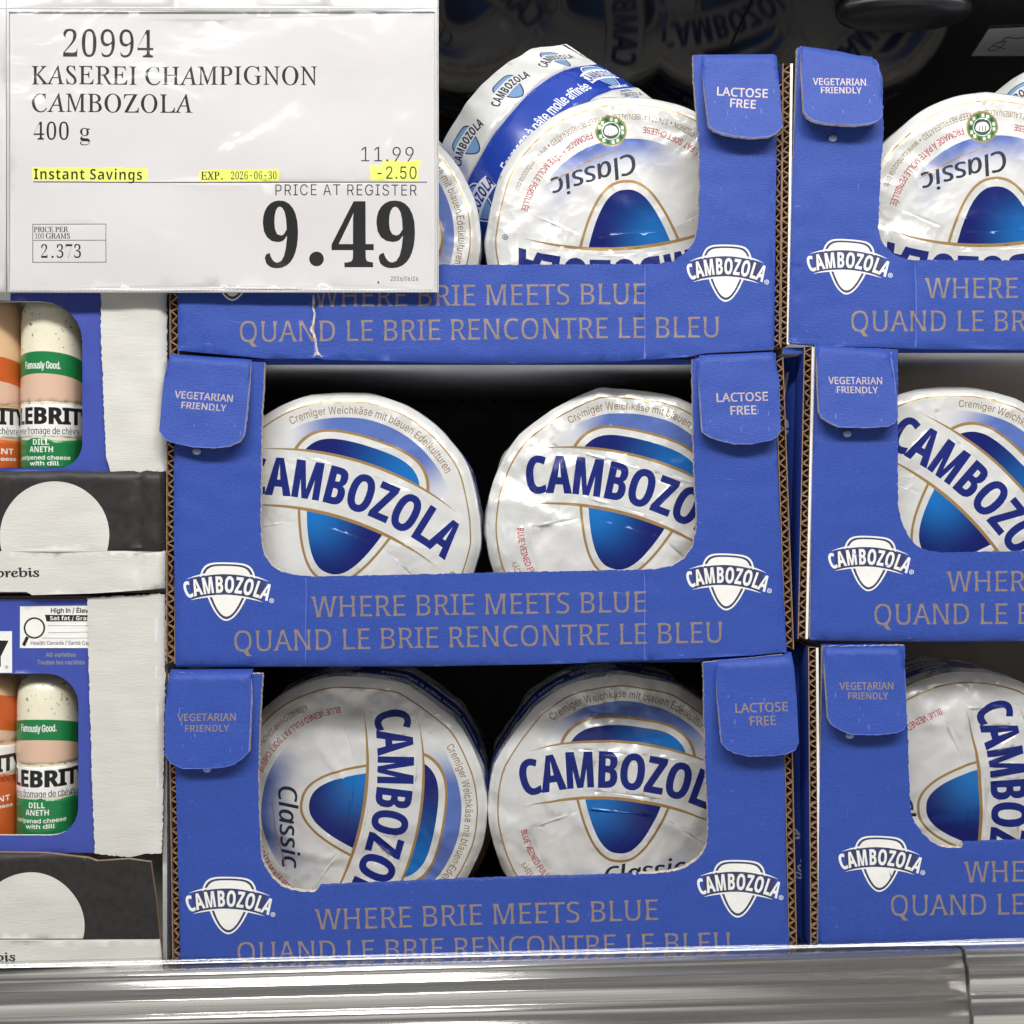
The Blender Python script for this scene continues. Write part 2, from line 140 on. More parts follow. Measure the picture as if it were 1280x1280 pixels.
"ié":"1H .6*T-C*^,[*z,&+K+Y,++A,s+9-k+A.d+Y/Q,$02,Y0`-=0|.,1+/-0v/W0b/~0C0C/w0]/E0l.d0r-P+w-P+w.C0?.C/o.&/k.]/^/1/F/W/(/v.[0-.,03-V0---/u,h/W,O/2,A.c,<-],A,},R,K,m,#-5+c-`+Q.7+K.v+U/J+t/i,J0h,40V+f0;+A/r*~/F*h.o*X -[1n.I3P/U3P.M1n",
"iê":"1H .6*T-C*^,[*z,&+K+Y,++A,s+9-k+A.d+Y/Q,$02,Y0`-=0|.,1+/-0v/W0b/~0C0C/w0]/E0l.d0r-P+w-P+w.C0?.C/o.&/k.]/^/1/F/W/(/v.[0-.,03-V0---/u,h/W,O/2,A.c,<-],A,},R,K,m,#-5+c-`+Q.7+K.v+U/J+t/i,J0h,40V+f0;+A/r*~/F*h.o*X -:1x,:1x,:1|-X3P.U3P/u1|/u1x.s1x.*2x",
"i•":"11 -v,7-J,<,~,M,[,h,B-.,1-V,,.&,1.R,B.z,[/A,~/[-J/l-v/r.G/l.o/[/5/A/O.z/a.R/f.&/a-V/O-./5,h.o,M.G,<",
"bA":"2G *a*a-P2c/V2c2G*a0W*a/~,W-+,W,P*a -Q-~/X-~.T1L",
"bB":"25 +b*a+b2`.22`/W2U0X27151Y1G0^1@0#1+/O0c/-03.w03.r0u.X14.A1H-~1U-U1Z,~1H,$0n+=/t*o.a*a -E/P.}/U/F/f/Y0$/`0I/X0m/A1*.u18-E1< -E,*.O,*//,1/T,E/j,e/p-2/i-V/T-t/-.+.I.1-E.1",
"bC":"1m .w*V-l*b,t+*,4+b+d,Q+I-Q+@.`+J/l+i0l,>1]-%2:-{2_/*2j0;2]1H270r0p/{16/*1D.714-X0^-5/j-*._-4-R-T,a.2,1/*+|0(,+1-,G1-*|0**`",
"bD":"2z +b*a+b2`.42`/D2U0D27141`1l0v24/x2?.h2$,|12+c/k*x-y*a -E,*.,,*/3,9/y,f0G-U0U.d0H/r/{0_/:1..<1<-E1<",
"bE":"0y +b*a+b2`0=2`0=1<-E1<-E/R0+/R0+./-E./-E,*0=,*0=*a",
"bF":"0n +b*a+b2`0;2`0;1<-C1<-C/70)/70)-o-C-o-C*a",
"bG":"2j /&*V-L*o,=+[+V,v+@.b+K/q+m0q,H1`-82<.;2_/P2j0h2^1s2=1?0x0N19/O1D.l1=.61%-f0]-D0+-0/I-*._-.-v-=-;-U,e-z,@.O,)/1+|08,+08-h.e-h.e/21t/21t+$0W*b",
"bH":"39 +b*a+b2`-E2`-E/S0T/S0T2`282`28*a0T*a0T..-E..-E*a",
"bI":"/% +%*a+%+^,#,+,#1:+%1d+%2`.a2`.a1d-c1:-c,+.a+^.a*a",
"bK":"2- +b*a+b2`-E2`-E/#.&/y062`2+2`/>//2-*a04*a.+.&-E-S-E*a",
"bL":"0~ +b*a+b2`-E2`-E,*0[,*0[*a",
"bM":"58 +b*a+b2`-}2`/s,U1w2`472`47*a2^*a2^.L2d0_2e0x2a0x0[*a/)*a-00y-,0y-5.F-5*a",
"bN":"3j +b*a+b2`-n2`1=,a192`2i2`2i*a0[*a-00e-,0e-5.J-5*a",
"bO":"3X //*V-y*c,}+*,:+c+f,R+J-S+@.c+J/q+f0q,:1`,}2=-z2`/02k0@2`1<2=2#1`2S0q2o/p2x.b2o-R2S,R2#+c1<+*0@*c //+}0),20b,d1&-V11.b1&/m0b0`0)15/01E.715-X0`-7/m--.b-7-V-X,d.6,2",
"bP":"1d +b*a+b2`.82`/W2P0O1~1$1615031//P0v.r0R.@/y-t/0-Z.,-R-E-R-E*a -E.v.W.|/)/4/F/V/O0./B0i.t11.01<-E1<",
"bR":"2) +b*a+b2`.#2`/J2R0I2*1#1A150<11/h0~/@0K.[/d.12)*a04*a.<-g-E-g-E*a -E/..^/4/./G/G/g/O08/F0e/,1&.Z17-E1<",
"bS":"0p -L*V,:*b+4+&+4,[,E,2,|,$-X+{..,$.N,6.a,N.g,m.]-7.=-T,W.J+z.u+N/V+A/~+<0Q+M1M,#23,r2]-}2j/32]0D27/m0u.o19-x1D-Q1?-510,~0t,x0V-%04-@/t/P.b/s.B02-y0A-M0G,t06+x/]+5.c*e",
"bT":"11 -**a-*1:*u1:*u2`0x2`0x1:.i1:.i*a",
"bU":"30 .s*V-N*i,L+E+o,@+]-R+]2`-@2`-@-j-I,x-e,F.7,+.w+}/],,0.,I0G,}0P-k0P2`242`24-P2,,d1n+~1D+H0e*z/u*`",
"bV":"1z -F*a*a2`,F2`-y-f.?,1.J,i.f-v092`1z2`/8*a",
"bY":"1` -A*a-A-f*a2`,Q2`.2/E/o2`1`2`/#-k/#*a",
"bZ":"11 *y*a*y+j.j1;+&1;+&2`0k2`0k1W,{,*0t,*0t*a",
"ba":"1J -&*V,=*b+b+&+<+^+0,P+@-B+o-y,b.>-s.K.y.O.s/2.b/L.F/[-}/a-./U,;/8+e0D,m0i.(0v/00j/y0E0J/d0Y.h0Y*a/J*a/-+Q/)+Q.`+*.8*k-e*[ -`+k.2+r.W,,.q,O.y-#.y-Q-Z-G-3-5,x,t,q,O,v,2-++y-B+n",
"bc":"0J .%*V,n*h+w+@+D,=+3-c+<.d+V/R,$0/,[0V-B0n.30u.i0r/<0j0+0O/X/5.q/L.3/U-L/C-$.f,s-d,{,v-7,C-],%.3+w/-,(/t,K/t+$/+*`",
"bd":"1i -O*V,V*i+n+D+B,C+3-e+B/,+o0,,W0c-S0u./0o.[0^.~0C/=0#/B0#/717/7340t340t*a/Z*a/=+N/7+N.x+..V*o.+*] .)+u._+~/&,?/:,n/A-d/;.P/(/*.`/J.&/T-U/J-4/),y.O,r-c,y,v-4,C-V,#",
"be":"1= .?*V-L*_,b*v,)+A+X+y+<,e+3-b+<.a+T/N+|0,,U0T-:0m.)0u/50e0*030[/>0m..0m-@,r-@,},b-=,6-i+v.F+m/M+w0M,=0M*~/R*` ,u.I/9.I/2.x.z/C.Y/[.*/d-^/]-</G-$.~",
"bf":"/# +n*a+n/S*u/S*u0B+n0k+t1x,*2L,G2n,o3)-D35-|39.r32/Q2|/+1i.11w-q1r-^1d-O12-O0k.x0k.x/S-O/S-O*a",
"bg":"1i -o&},]()+U(B+U)a,d)A-x)6._)D/*)o/7*Y/;+N.s+(.N*j.#*[-O*V,R*j+k+G+A,G+3-e+A/(+m0),U0b-S0u.T0a/>0#/B0#/N0k0t0k0t*`0c)Q0.(a/1(2 .*+s.]+{/$,9/:,f/A-Q/:.U/%/..]/K.(/T-G/B-#.e,s-c-#,b-H,*",
"bh":"2% +U*a+U34-734-71K-00#-80#-V0H-|0b.M0p.~0u/u0i0X0D1&/a14.`14*a/R*a/R.9/H.|/+/I.T/V-v/K-P/&-=.H-7-U-7*a",
"bi":".+ ,F1U,&1Y+g1f+T1|+O2D+T2i+g3#,&30,F34,f30-%3#-82i->2D-81|-%1f,f1Y +U*a+U0k-70k-7*a",
"bk":"1[ +U*a+U34-734-7/E-/-~-s.x/X0k1M0k/&./1[*a/b*a-x-1-7,W-7*a",
"bl":".+ +U*a+U34-734-7*a",
"bm":"5` +U*a+U0k,n0k-(0#-00#-M0H-v0b.G0p.w0u/T0p0)0a0N0G0j0#0w0#1:0H1c0b260p2e0u3^0i4>0D4c/a4o.`4o*a32*a32.93(.|2h/I29/V1a/L1>/,1+.R1$-g1$*a/C*a/C.9/:.|.y/I.J/V-q/K-N/&-=.H-7-U-7*a",
"bn":"2% +U*a+U0k,n0k-(0#-00#-O0H-y0b.M0p/$0u/v0i0Y0D1&/a14.`14*a/R*a/R.9/M.n/=/9.}/O.T/V-u/K-P/&-=.H-7-U-7*a",
"bo":"1Z ..*V-@*_,Z*x,#+F+V,#+<,l+3-g+E/++|0+,w0c.10u.{0m/a0S0;0*0e/M1#.b1,-g0u,G0>+F/C*j .0+v.e,$/,,E/@,y/G-g/@.S/,/,.d/K.//U-V/K-3/,,z.S,s-g,z,y-3,E-V,$",
"bp":"1i +U&}+U0k,u0k-0/~-7/~-s0].C0o.z0u/t0c0[0,1,/-1:-g1+,E0Y+E/p*i.v*V.?*[-q*m-7+B-/+B-7*L-7&} .J+w.x,&/=,G/O,|/U-i/J.i/(/D.H/V-r/M-P/2->._-7-x-=,|-N,G-q,&",
"bq":"1i /7&}/7*U/=+N/7+N.y+..W*o.,*]-O*V,U*i+n+D+B,C+3-e+B/,+o0,,W0c-R0u./0o.Z0^/A0#/N0k0t0k0t&} .*+s.`+|/&,=/:,l/A-Q/;.P/(/*.a/J.(/T-T/J-3/),z.O,s-c-#,b-H,*",
"br":"/h +U*a+U0k,m0k-)/h-0/h-L05-s0V.F0n.{0u/R0q/G/=.v/B.+/4-f.~-L.d-<.?-7-k-7*a",
"bs":"09 -6*V,-*^+4*w+4,>,:+x-;+k-b+n-{+x..,,.2,?.+,X-e,r+v-i+X.$+C.B+7.f+3/5+B/y+p0N,Z0l-Y0u.b0k/g0I/9/7.F/T-W/`-$/V,o/;,x.~->.h/$-z/C-b/Z-E/i,}/m,O/_+`/1+).B*b",
"bt":"/S -^*V-.*Z,`*g,<*}+|+D+k+t+f,X+f/S*x/S*x09+q0l,A2+-G2+-G0k/-0k/-/S-G/S-G,X-K,=-Y,)-o+y..+u.`+z/3,+/3*p.Q*^",
"bu":"2% -b*V,l*c,-+,+`+k+R,l+R0k-40k-4-7-9,^-I,8-e+|.2+u.m,%/6,I/I-(/O-v/O0k110k11*a/s*a/_+M/V+M/7+(.i*j.9*[",
"bv":"1& -#*a*a0k,I0k-Y-?-i,_-o,(-s,(..-?/>0k1&0k.e*a",
"by":"1& +v&}+((*+()G+e)A,4)H,U)_,n)~--*e*a0k,P0k-_-C-t,=..-C/:0k1&0k.L)t.%))-K(M,f(-",
"kC":"19 .@*V-/*i,9+E+a,C+O-[+_/*,10N,T1,-$1_-X2..82N.|2d/l2j0q2`1h2A1B1Q0`1j/l1u/$1l.C1R-l1+-B0R,}/s,g/1,T-^,a,f-),%-b+Y.Q+L/H+T0<+j0<*u/G*_",
"ka":"1% ,o*V,4*c+`+++A+f+6,Z+;-J+J.6+c.w,&/T,M0(,|0L-S0c.10k.c0d/.0N/K0//`/g/e/g0+0a0o0a/U*a.j*a.w+k.s+k-|*x-J*_ -2+E-W+L-|+b.C,&.b,P/4-_/?.:/A.i/;/9/&/[.c/s.:/z-p/t-L/b--/D,l.x,E-q,7,X,=,),M+b,i+L",
"kc":"/g -K*V,T*d+o+.+D+n+6,l+;-X+J.A+c/#,(/Y,Q0+-(0M-`0d.B0k//0d/o0P/U/a/$/r.C/z-i/q-9/S,m/$,O.E,=-],7,m,?,6,W+h,}+N-T+E.=+P.}+h.}*w.=*`",
"ki":"-V -)1a,a1m,R25,c2c,v2r-42v-V2k-c2H-^2,-P1r *}*a,;0a-:0a+|*a",
"kl":"-V *|*a,k34-j34+{*a",
"ks":"/Q ,H*V+L*`*f*y*f+q+M+R,E+D,{+J-F+]-^+x-f,?-a,Z-R,q,2-i+i./+R.V+K/++W/j+}0@,^0`-N0k.O0_/=0E.|/X.@/p-N/z-&/u,d/f,P/M,I/0,N.r,[.],v.F-y-i.D-H.^,|.g,H.W+Z.-+%-D*b",
"s0":"0x -m*V,u*c,4+*+`+c+@,R+.-S+(.c+./q+@0q+`1`,42<,u2_-n2j.c2_/G2</v1`0<0q0O/p0U.b0O-R0<,R/v+c/F+*.b*c -m+=.A+R.],4.i-:.n.b.i0-.]12.A1o-n2(->1o,~12,p0-,k.b,p-:,~,4->+R",
"s1":"0x +i*a+i+;,x+?--+I-6+^-91Z,N0i,/0R+l0K+T0P+A0`+50x+01;+u1T,C1j-_2d.v2d.v+~/$+M/4+@0F+;0F*a",
"s2":"0x +)*a+)+o-B.4-k.i.,/=.>/k.K0r.F1I.61l-x2$-W2,-+1|,j1Z,Y1#,T02+{07+Q0H+60h+-1;+31_+F2$+f2A,62W,n2f-W2j.a2_/O2=/|1c000w/~02/S/C._.B,/+v.g+v/)+z/A,-/T,C/h-%0I-%0D*a",
"s3":"0x -G*V,]*Z,$*h+V*|+9+:+(+V*}+v+),=+<,U+X,e+y,j,%,1,@+d,i+K-@+B-~+P.=+b.Q+~.^,I.c,~.X-W.9.&-c.C,{.L,;.L,;/1-#/1-]/;.*/Z.B0/.I0l.D1B.41h-u2#-P2,-02%,t1p,Z15,S0D+w0I+M0Y+30v+*1C+81v+d2D,N2a-U2j.[2`/K2?/{1f000z0$0;/^/c/,/:.I.y/A.^/h.E0-.%0B-V0I,}0C,C02+o/r+I/O++.R*b",
"s4":"0x ,b*a,b+;-#+;-_+H-q+^-w,*-w,h*n,h*n-K-~2`/U2`/U-P0e-P0e,h/U,h/U,*/[+^/n+H0[+;0[*a +Z-P-w-P-y0R-~1Z-o19",
"s5":"0x -I*V,`*Z,**i+^*}+B+;+3+W+.+w+4,;+D,P+_,^,$,b,/,),R+U,p+G-:+B-x+Q.7+f.J,).W,S.]-0.S-r.8.F-h.c--.l,G.f+r.Y+B.l+d2`/x2`/~0]/C0]/;1#/.1@.|1H,I1J,9/D,j/O-N/S.^/F/U.x00.40B-00<,M0*+w/j+N/F+/.J*c",
"s6":"0x -z*V-3*`,P*|+y+O+S,8+;-4+3.D+8/;+E0,+[0q+{1P,H2%,{2K-Z2c.D2j/$2f/S2Z/u2H01210>1r0C1U0<170(0y/^0g/#0a.y1B.f1u.S2).;2.-a1x-71C,v0I,h/2-C/L-j/T.>/W/7/J/x.{0F.80T-;0E,3/t+?/**h -}+>.E+H.`+g.q,@.w-1.q-x.^.N.@.k-t.u-9.e,h.C,q,{-.,$-Q+O",
"s7":"0x ,R*a/P1K,U1K,,1?+v0s+p0@+20@+72`0V2`0V2.-N*a",
"s8":"0x -f*V,t*],5*q+a+5+>+]++,0+#,d+.-E+M-u+}.A,_.e,)//+]/Y+C0/+;0g+A1:+R1f+p21,A2O,~2d-r2j.v2^/_270,1Y0:0n0007/p/h/D/E.g/#/Y.R03-~0O-J0Y,k0H+q/p+1.x*d .(/F.H/_._/z.l0B.p0p.e1L.E1y..2+-l2/-G2&-,1j,v1D,p0s,w0D-2/|-T/` -k+5.>+>.c+Y.z,&/&,Y.y-,._-Q.1-t-H.;,j-^,X-6,R,`,Z,*,r+Z-<+?",
"s9":"0x -7*V,Z*Z,0*h+l*{+V+7+E+o+R,9+x,M,.+~,G+[,j+C-<+;-w+N.G,*.d-,.q.R.6-|-j-m-;-h,F-u+b.B+7/*+)0*+00o+E1O+h2%,;2K,t2c-]2j.G2b/*2F/]1t0)120B070J/$0F./0:-=0$,S/b+r/9+@.b*v.$*_ -g.V.-.Z.H.i.q/?.i0T.S1F.21r-c2%-<1v,z1U,h0{,b00,m/;-1.f",
"sg":"0/ --(A,1(H+N(_+()#*v)J+0)v+n*:+:*`+)+3+0+V+E+v+k,7,E,Q+E-4+&.6+..d+A//+b/O,//h,a/w->/}-y/w.V/g/z/g/z/0/0/0/J.]/S.)/M-Y/<-5.|,q.W,Y.+,K-T,F-&,H,U,:,H,*,C+r,R+X-%+P.F+L.}+B/J+2/e*t/t*R/x*)/h)B/6(l.A(L ->,g-],o-q---{-U-~.4-{.o-q/<-]/S->/[,{/S,g/<,[.o,W.4,[-U,g--,{,o -C(g.>(o.s)-/))W/#)o.o)}.S**.+*-,=*-+~)n+u)M+})4,:(z,c(l",
"tA":"2G );*a):*t)w+)*I+Z.N2X.c2X0=+^0J+>0`+*0~*y1M*t1O*a.C*a.B*t.s*y/,+-/2+K.i-?,4-?+x-3+C,3+++Z+&+;+0+++?*{+x*t+x*a ,9-e.a-e-}0k",
"tB":"1} *.*a*-*u*Z*z*s+.+#+I+(+t+&1+*|1a*r1v*a2))~25)~2I,q2I.A28/B1a/s0h/t/y/I/?.P.r/`.50=-,0E,H06+m/o+A/9*|.N*h-S*a ,e.}-i/-.J/M.f0&.a0n.B1P-h1v,x2&,I1~,81q,31R,4/2,A/$ -/+$.1+2.m+Z/,,>/#-6.e-p.<.=-_.T,p.],A.Y,3.E,3+t,7+H,@+6,P+,",
"tC":"2R .C*Q-I*Y,V*t+l+C+0+|*^,h*>-_*2.M*5/<*G0&*f0h+41F+h1u,h2I-t2X.Z2R/m280#2>0.2Q0B2Q0P070;07040V/s1;/J1k.o2-.,27-K2/,p1q,A1H+w0p+]00+N/C+M.P+]-X,*,P,g+a-W+2.S*}/q+B0r,F1/,50Z+L/~*w/:*Z",
"tE":"29 *.*a*-*u*Y*z*r+,*~+G+&+u+&1+*}1`*s1u*a2()~25)~2I/w2I0&0g/q0g/b19/Q1W/;1l.x1y.M2$,t2&,G1},51j,1/#-,/#-m/*.:/;.O/Z.V0-.j0-.f-D.S-D.K-l.7.A-p.W,3.],4+d,6+M,?+;,O+0-.+).[+-/6+9/b+M0(+l0A,90T,l0i,l0S*a",
"tG":"3c .m*Q-h*Z,j*u+w+E+6,#*`,k*?-b*3.Q*6/@*G0+*e0l+31H+g1w,i2I-}2X.i2R0J2&0i200y2P102P1;0/1*0/0Y1#/x1a/,2+.127-62(,L1V+v0k+X/i+P._+`-V,0,I,r+V-k+%.r*q/I*w/s+-04+F0=+g07-i0,-~/u.//*.9/*.L2=.L2=.91b.01K-m1H--1L+:08*c",
"tH":"3C *.*a*-*u*c*|*{+;+&+t+&1+*}1`*s1u*a2()~25)~2I-+2I-+25,[20,C1~,61b,112,3/4,?/%,Y.~/M.~/e/&/k/9/k1+/f1`/[1u/I2(.f25.g2I1o2I1n251A201*1}0y1c0t160v,#0z+I1)+41;+%1y*u1z*a.r*a.q*u/L*|/e+;/k+t/k.>/].T/B.W,8.S,2.A,6+I,@+4,R+%-5*u-6*a",
"tI":".i *2*a*2*u*h*|+$+;+,+t+,1++&1`*w1u*f2(*&25*(2I-32I-325,b20,J1},>1c,916,:,#,?+I,I+4,Z+%-=*u->*a",
"tK":"29 *.*a*-*u*c*|*{+;+&+t+&1+*}1`*s1u*a2()~25)~2I-)2I-(25,X21,B2%,61h,2/$,=.p,G.u.U1,.u1V.{1v.i2..825.82I0x2I0v260H2,/y1k-6/*0e+H1.+.1P*y1w*t1w*a.Z*a.Z*t/#*v/6*|/?+,/>+=//+Y,L.N,<.V,2.H,6+L,B+3,U+$-?*u-@*a",
"tL":"21 *<*a*;*u*h*z+$+,+2+G+6+t+51++11`+%1u*p2(*125*12I-82I-626,k21,S1~,F1d,A17,B,6,E+S,N+>,_+1-?+).t+-/O+7/y+J0<+i0S,80f,r0y,r0m*a",
"tM":"4P ***a***u*_*|*x+;+#+t+*1++$1`*u1u*d2(*$25*%2I,.2I.S,N0q2I2}2I2|252N20281}2+1c2&162),#2-+I27+42H+%3,*u3-*a0&*a0&*r0X*|0q+@0v+]0v16.@*a.2*a+S17+Q+q+V+N+b+5+t+%,W*t,W*a",
"tN":"3$ 0C*P+V0t+U,*+Z+F+f+1+w+#,^*u,^*a*.*a*-*u*U*z*p+,*~+F+&+t+)1C*w1f*c1{*H20)~25)~2I+[2I0*,N0*1$0$1d/u1y/d2+.|25.|2I1R2I1Q250{2.0`1o0Y1W0V*P",
"tO":"3= .(*Q-3*Y,E*q+a+<+++p*[,U*?-E*3./*3.t*?/[*V0?*v0y+D1O+t1y,O2>-12R-q2X.f2P/R28061l0l17190R1U/d1a/+1c.L1N-60{,+05+6/8*b -|*p.R*w/#+1/I+S/i,#08-80E.b0205/m1*/@1f.c2.-{2:-F22,r1u,H1N,%0w+g08+V/K+O.5+b,{,&,(,U+F-6*|",
"tP":"1F *.*a*-*u*Y*y*r++*~+F+&+t+&1+*}1`*r1v*a2))~25)~2I-&2I.G28/B1_/q0b/x0(/l/P/L/%.x.a.8.L-C.E,A.E,2.9,7+K,B+2,V+#-D*u-D*a ,l.e-j.q.G/:.`/u.W0g.A1B-y1i-I2#,g2+,M2(,>1{,51j,21I,2/),4.t,@.h",
"tR":"24 *.*a*-*u*Z*z*s+.+#+I+(+t+&1+*|1a*r1v*a2))~25)~2I-<2I.A2?/21|/h1L0+0g0,/l/U/*.K.Y00,,0t+418*|1^*u1^*a/u*a-A.O,3.S,3,1,9+K,D+3,U+#,n*w-@*t-?*a ,w.p-w.{.V/C.s/z.n0f.K1M-l1v,s2(,J1~,81l,31?,2.t",
"tS":"0n -;*R,P*Y+?*u+)*m*z*T*h*T*K--*_-.+(,0+Z+K,=*~-(*q-K*v-i+).#+?.1+[.5+~./,I-q,~-B-W+R/.+&/[*g0+*U0V*N1-*U1Z*j2#+02A+]2R,82X,h2V-o2=.*2C.42U.G2U._0=.N0=.01/-c1g-02-,P28+}20+_1t+P1N+U0y+d0Y+{0:,d/R.(.H.f-_/.,j/6,2/.+[.r+2.M*n-x*Y",
"tX":"2@ )]*a)_*r*@+-*z+g,{.Q+V0q*}1c*M2**023)_26)_2I-*2I-*25,F2+,>1i,Y1/-e/@/%1&/A1S/E1t/02/.O26.P2I132I10260l200O1y041]-}.q/W,30/+B0Z+#0w*w1H*t1H*a-w*a-v*t.`*|.k+-.k+A.Q+x-;-~+w,3+]+`+Y+:+u*|,Z*q,X*a",
"tZ":"2@ *O*a*K*p.X1~,P1~+r1{+E1q+#1a*f1G*U1$*J0T*70T*?2I012I042>,#+..`+//4+3/t+C0A+g0V,40f,l0z,l0p*a",
"ta":"0E +T*T+/*[*i*q*N+8*<+h*/,`*5-Y*M.N*y/9+V/j,?/y,v/l-=/B-?/n.1/n./+e.2+H.:+>.G+:.a+K/$,#/6+s.[*s-{*T-X*`-E+(-?+[-@,],z+e,U+),,*a +u+7,0+=,F+N,m,.-/-%-;.%-2.{,t/O,H/_+x/R+T/,+;.L+.-Y+,,c+8+u+O+F",
"tb":"0C ,**T+M*Y*z*j*Y+#*J+<*>1g*:1z**25)M2;)M2M*-2T++2k+42i+;.q+w/a,m/y-M/o.&/P.P.|.k.>.u-].q,{.`,A.C+h-w+:-F*s,i*[ ,6*o,l*z->+A-`+w-s,_-y-L-o.4-].c-@/*,x/@,P/G,$/<+^.v+F.>+>-L+=+k+A+?+[*z",
"td":"0X +f*T+7*]*j*u*J+A*5+u*-,L*.-)*J.>*e.q+*/@+e/l,L/y-$/q-G/V-?1y--24,Q2:,Q2M-02T./2k.:2a.<2V.@,$.E+H.O+9.d+3/%+F/I,$/]+s/?+</#*r.b*[.A*T-r*b-Y+.-R+c-S,T-4+_,l+%,@*` ,)+/,B+5,Y+G-&,,-C-(-M.*-E.~-:/=-+/P,r/],]/a,-/T+`/0+A.P+/-^+*,g+3+|+@+[+R+C+j+4",
"te":"/M ,4*V+Q*a*x+$*M+W*2,@**,r*+-J*H.R*c.~+*/G+h/m,Q/y,{/u-B/f-Z/M-j/--h.J->-o,G-C+(-(+3,?+N+^+x+8,T+,->+A-~,%.6+r-n+<-D*s,n*^ +%-?+{-U,W-},s.U,q/5,`/S,A/^+~/V+c/B+J.}+7.Q",
"ti":"-] *y18*P1G*71m*=26*]2F++26+D1m+?1G +;*T*m*c*T+1*N,-*O/**F/;*8/F)a/M)`/_+3/w+?/y+N/m+O/e+E+}+H+T+S+>+f+6,*+J,L,*,a+v,%*t",
"tr":".G *M*a*P.1*K.~*B/6*5/@)Z/H)X/[+7/y+A/v+C-`+n.x,;/c,d/y--/l-C/F-F/--?.t-1.f,x.b,V.m,>/0+g-~+I,Q+C*a",
"ts":".n ,#*T+X*W*h*j*Y*f*U*Z*@*Z**,K*;,J*U+h*w+:+B*y+n*p,1*v,G+-,P+I,M+n,;,8*y-X*R.-*;.^*7/1*H/W*j/q+>/y+d/w,T/d,d/i,g/v,x/v-2.9,{.9,W/%,+/P+P/_+:/Z++/M*~/;+#/$+7.[,V-:-#,c-;,1-A+f-;+B-,+#,n*i,M*Y",
"tt":"-k +;*T*n*b*V+-*R+H*P/F)f/F)d/[*V0.+316+J16+G/g,C/g,C/F+H/F+J+_+M+I+V+:+f+4,%+F,F+~,Z+m+~*q",
}
GA = [chr(c) for c in range(35, 127) if chr(c) not in '\\"\'']

# ------------------------------------------------------------------ lettering: outlines stored above, two characters per number
GN = len(GA); GI = {c: i for i, c in enumerate(GA)}
def _num(s, i): return (GI[s[i]]*GN + GI[s[i+1]])/1500.0 - .4
_gc = {}
def glyph(st, ch):
    k = st+ch
    if k not in _gc:
        if k not in GL: _gc[k] = None
        else:
            f = GL[k].split(' ')
            _gc[k] = (_num(f[0], 0), [[(_num(c, j), _num(c, j+2)) for j in range(0, len(c), 4)] for c in f[1:]])
    return _gc[k]
def area2(c):
    return sum(c[i][0]*c[(i+1) % len(c)][1]-c[(i+1) % len(c)][0]*c[i][1] for i in range(len(c)))
def embolden(cons, dx, dy):
    s = 1 if sum(area2(c) for c in cons) > 0 else -1
    out = []
    for c in cons:
        n = len(c); r = []
        for i in range(n):
            x0, y0 = c[i-1]; x1, y1 = c[i]; x2, y2 = c[(i+1) % n]
            ax, ay = y1-y0, -(x1-x0); bx, by = y2-y1, -(x2-x1)
            la = math.hypot(ax, ay) or 1; lb = math.hypot(bx, by) or 1
            nx, ny = ax/la+bx/lb, ay/la+by/lb
            q = nx*nx+ny*ny
            m = 2/q if q > .5 else 2/.5
            m = min(m, 1.6)
            r.append((x1+s*nx*m*dx*.5*1.0, y1+s*ny*m*dy*.5*1.0))
        out.append(r)
    return out
CAPH = {'n': .480, 'i': .509, 'b': .480, 'k': .487, 's': .478, 't': .465}
SP = {'n': .16, 'i': .17, 'b': .16, 'k': .16, 's': .16, 't': .16}
def flare(cons, cap, thin, wide):
    """stems that swell towards the cap line and the baseline"""
    fine = []
    for c in cons:
        q = []
        for i in range(len(c)):
            a, b = c[i], c[(i+1) % len(c)]; n = max(1, int(abs(b[1]-a[1])/(cap*.12)))
            q += [(a[0]+(b[0]-a[0])*j/n, a[1]+(b[1]-a[1])*j/n) for j in range(n)]
        fine.append(q)
    lo = embolden(fine, thin, -.010); hi = embolden(fine, wide, -.004); out = []
    for f, l, h in zip(fine, lo, hi):
        r = []
        for p, a, b in zip(f, l, h):
            k = min(1, abs(2*p[1]/cap-1))**3; r.append((a[0]+(b[0]-a[0])*k, a[1]+(b[1]-a[1])*k))
        out.append(r)
    return out
def run(s, st, track=0.0, emb=(0, 0), sx=1.0, shear=0.0):
    """glyph contours on a line in em units -> [(x0, adv, contours)], total"""
    x = 0.0; out = []
    for ch in s:
        g = glyph(st, ch) or (glyph('i', ch) if ch != ' ' else None)
        if ch == ' ' or g is None:
            x += SP[st]*sx+track; continue
        cons = g[1]
        if emb == 'flare': cons = flare(cons, CAPH[st], -.006, .052)
        elif emb != (0, 0): cons = embolden(cons, *emb)
        out.append((x, g[0]*sx, [[(px*sx+py*shear, py) for px, py in c] for c in cons]))
        x += g[0]*sx+track
    return out, x-track
def text_line(s, st, p0, p1, cap, track=0.0, emb=(0, 0), shear=0.0, up=1):
    """text fitted from p0 to p1 (baseline ends) with the given cap height, in a plane whose second axis is up"""
    g, W = run(s, st, track, emb, 1.0, shear)
    dx, dy = p1[0]-p0[0], p1[1]-p0[1]; L = math.hypot(dx, dy); k = cap/CAPH[st]; kx = L/W
    ux, uy = dx/L, dy/L; vx, vy = -uy*up, ux*up
    res = []
    for x, a, cons in g:
        res.append([[(p0[0]+(x+px)*kx*ux+py*k*vx, p0[1]+(x+px)*kx*uy+py*k*vy) for px, py in c] for c in cons])
    return res
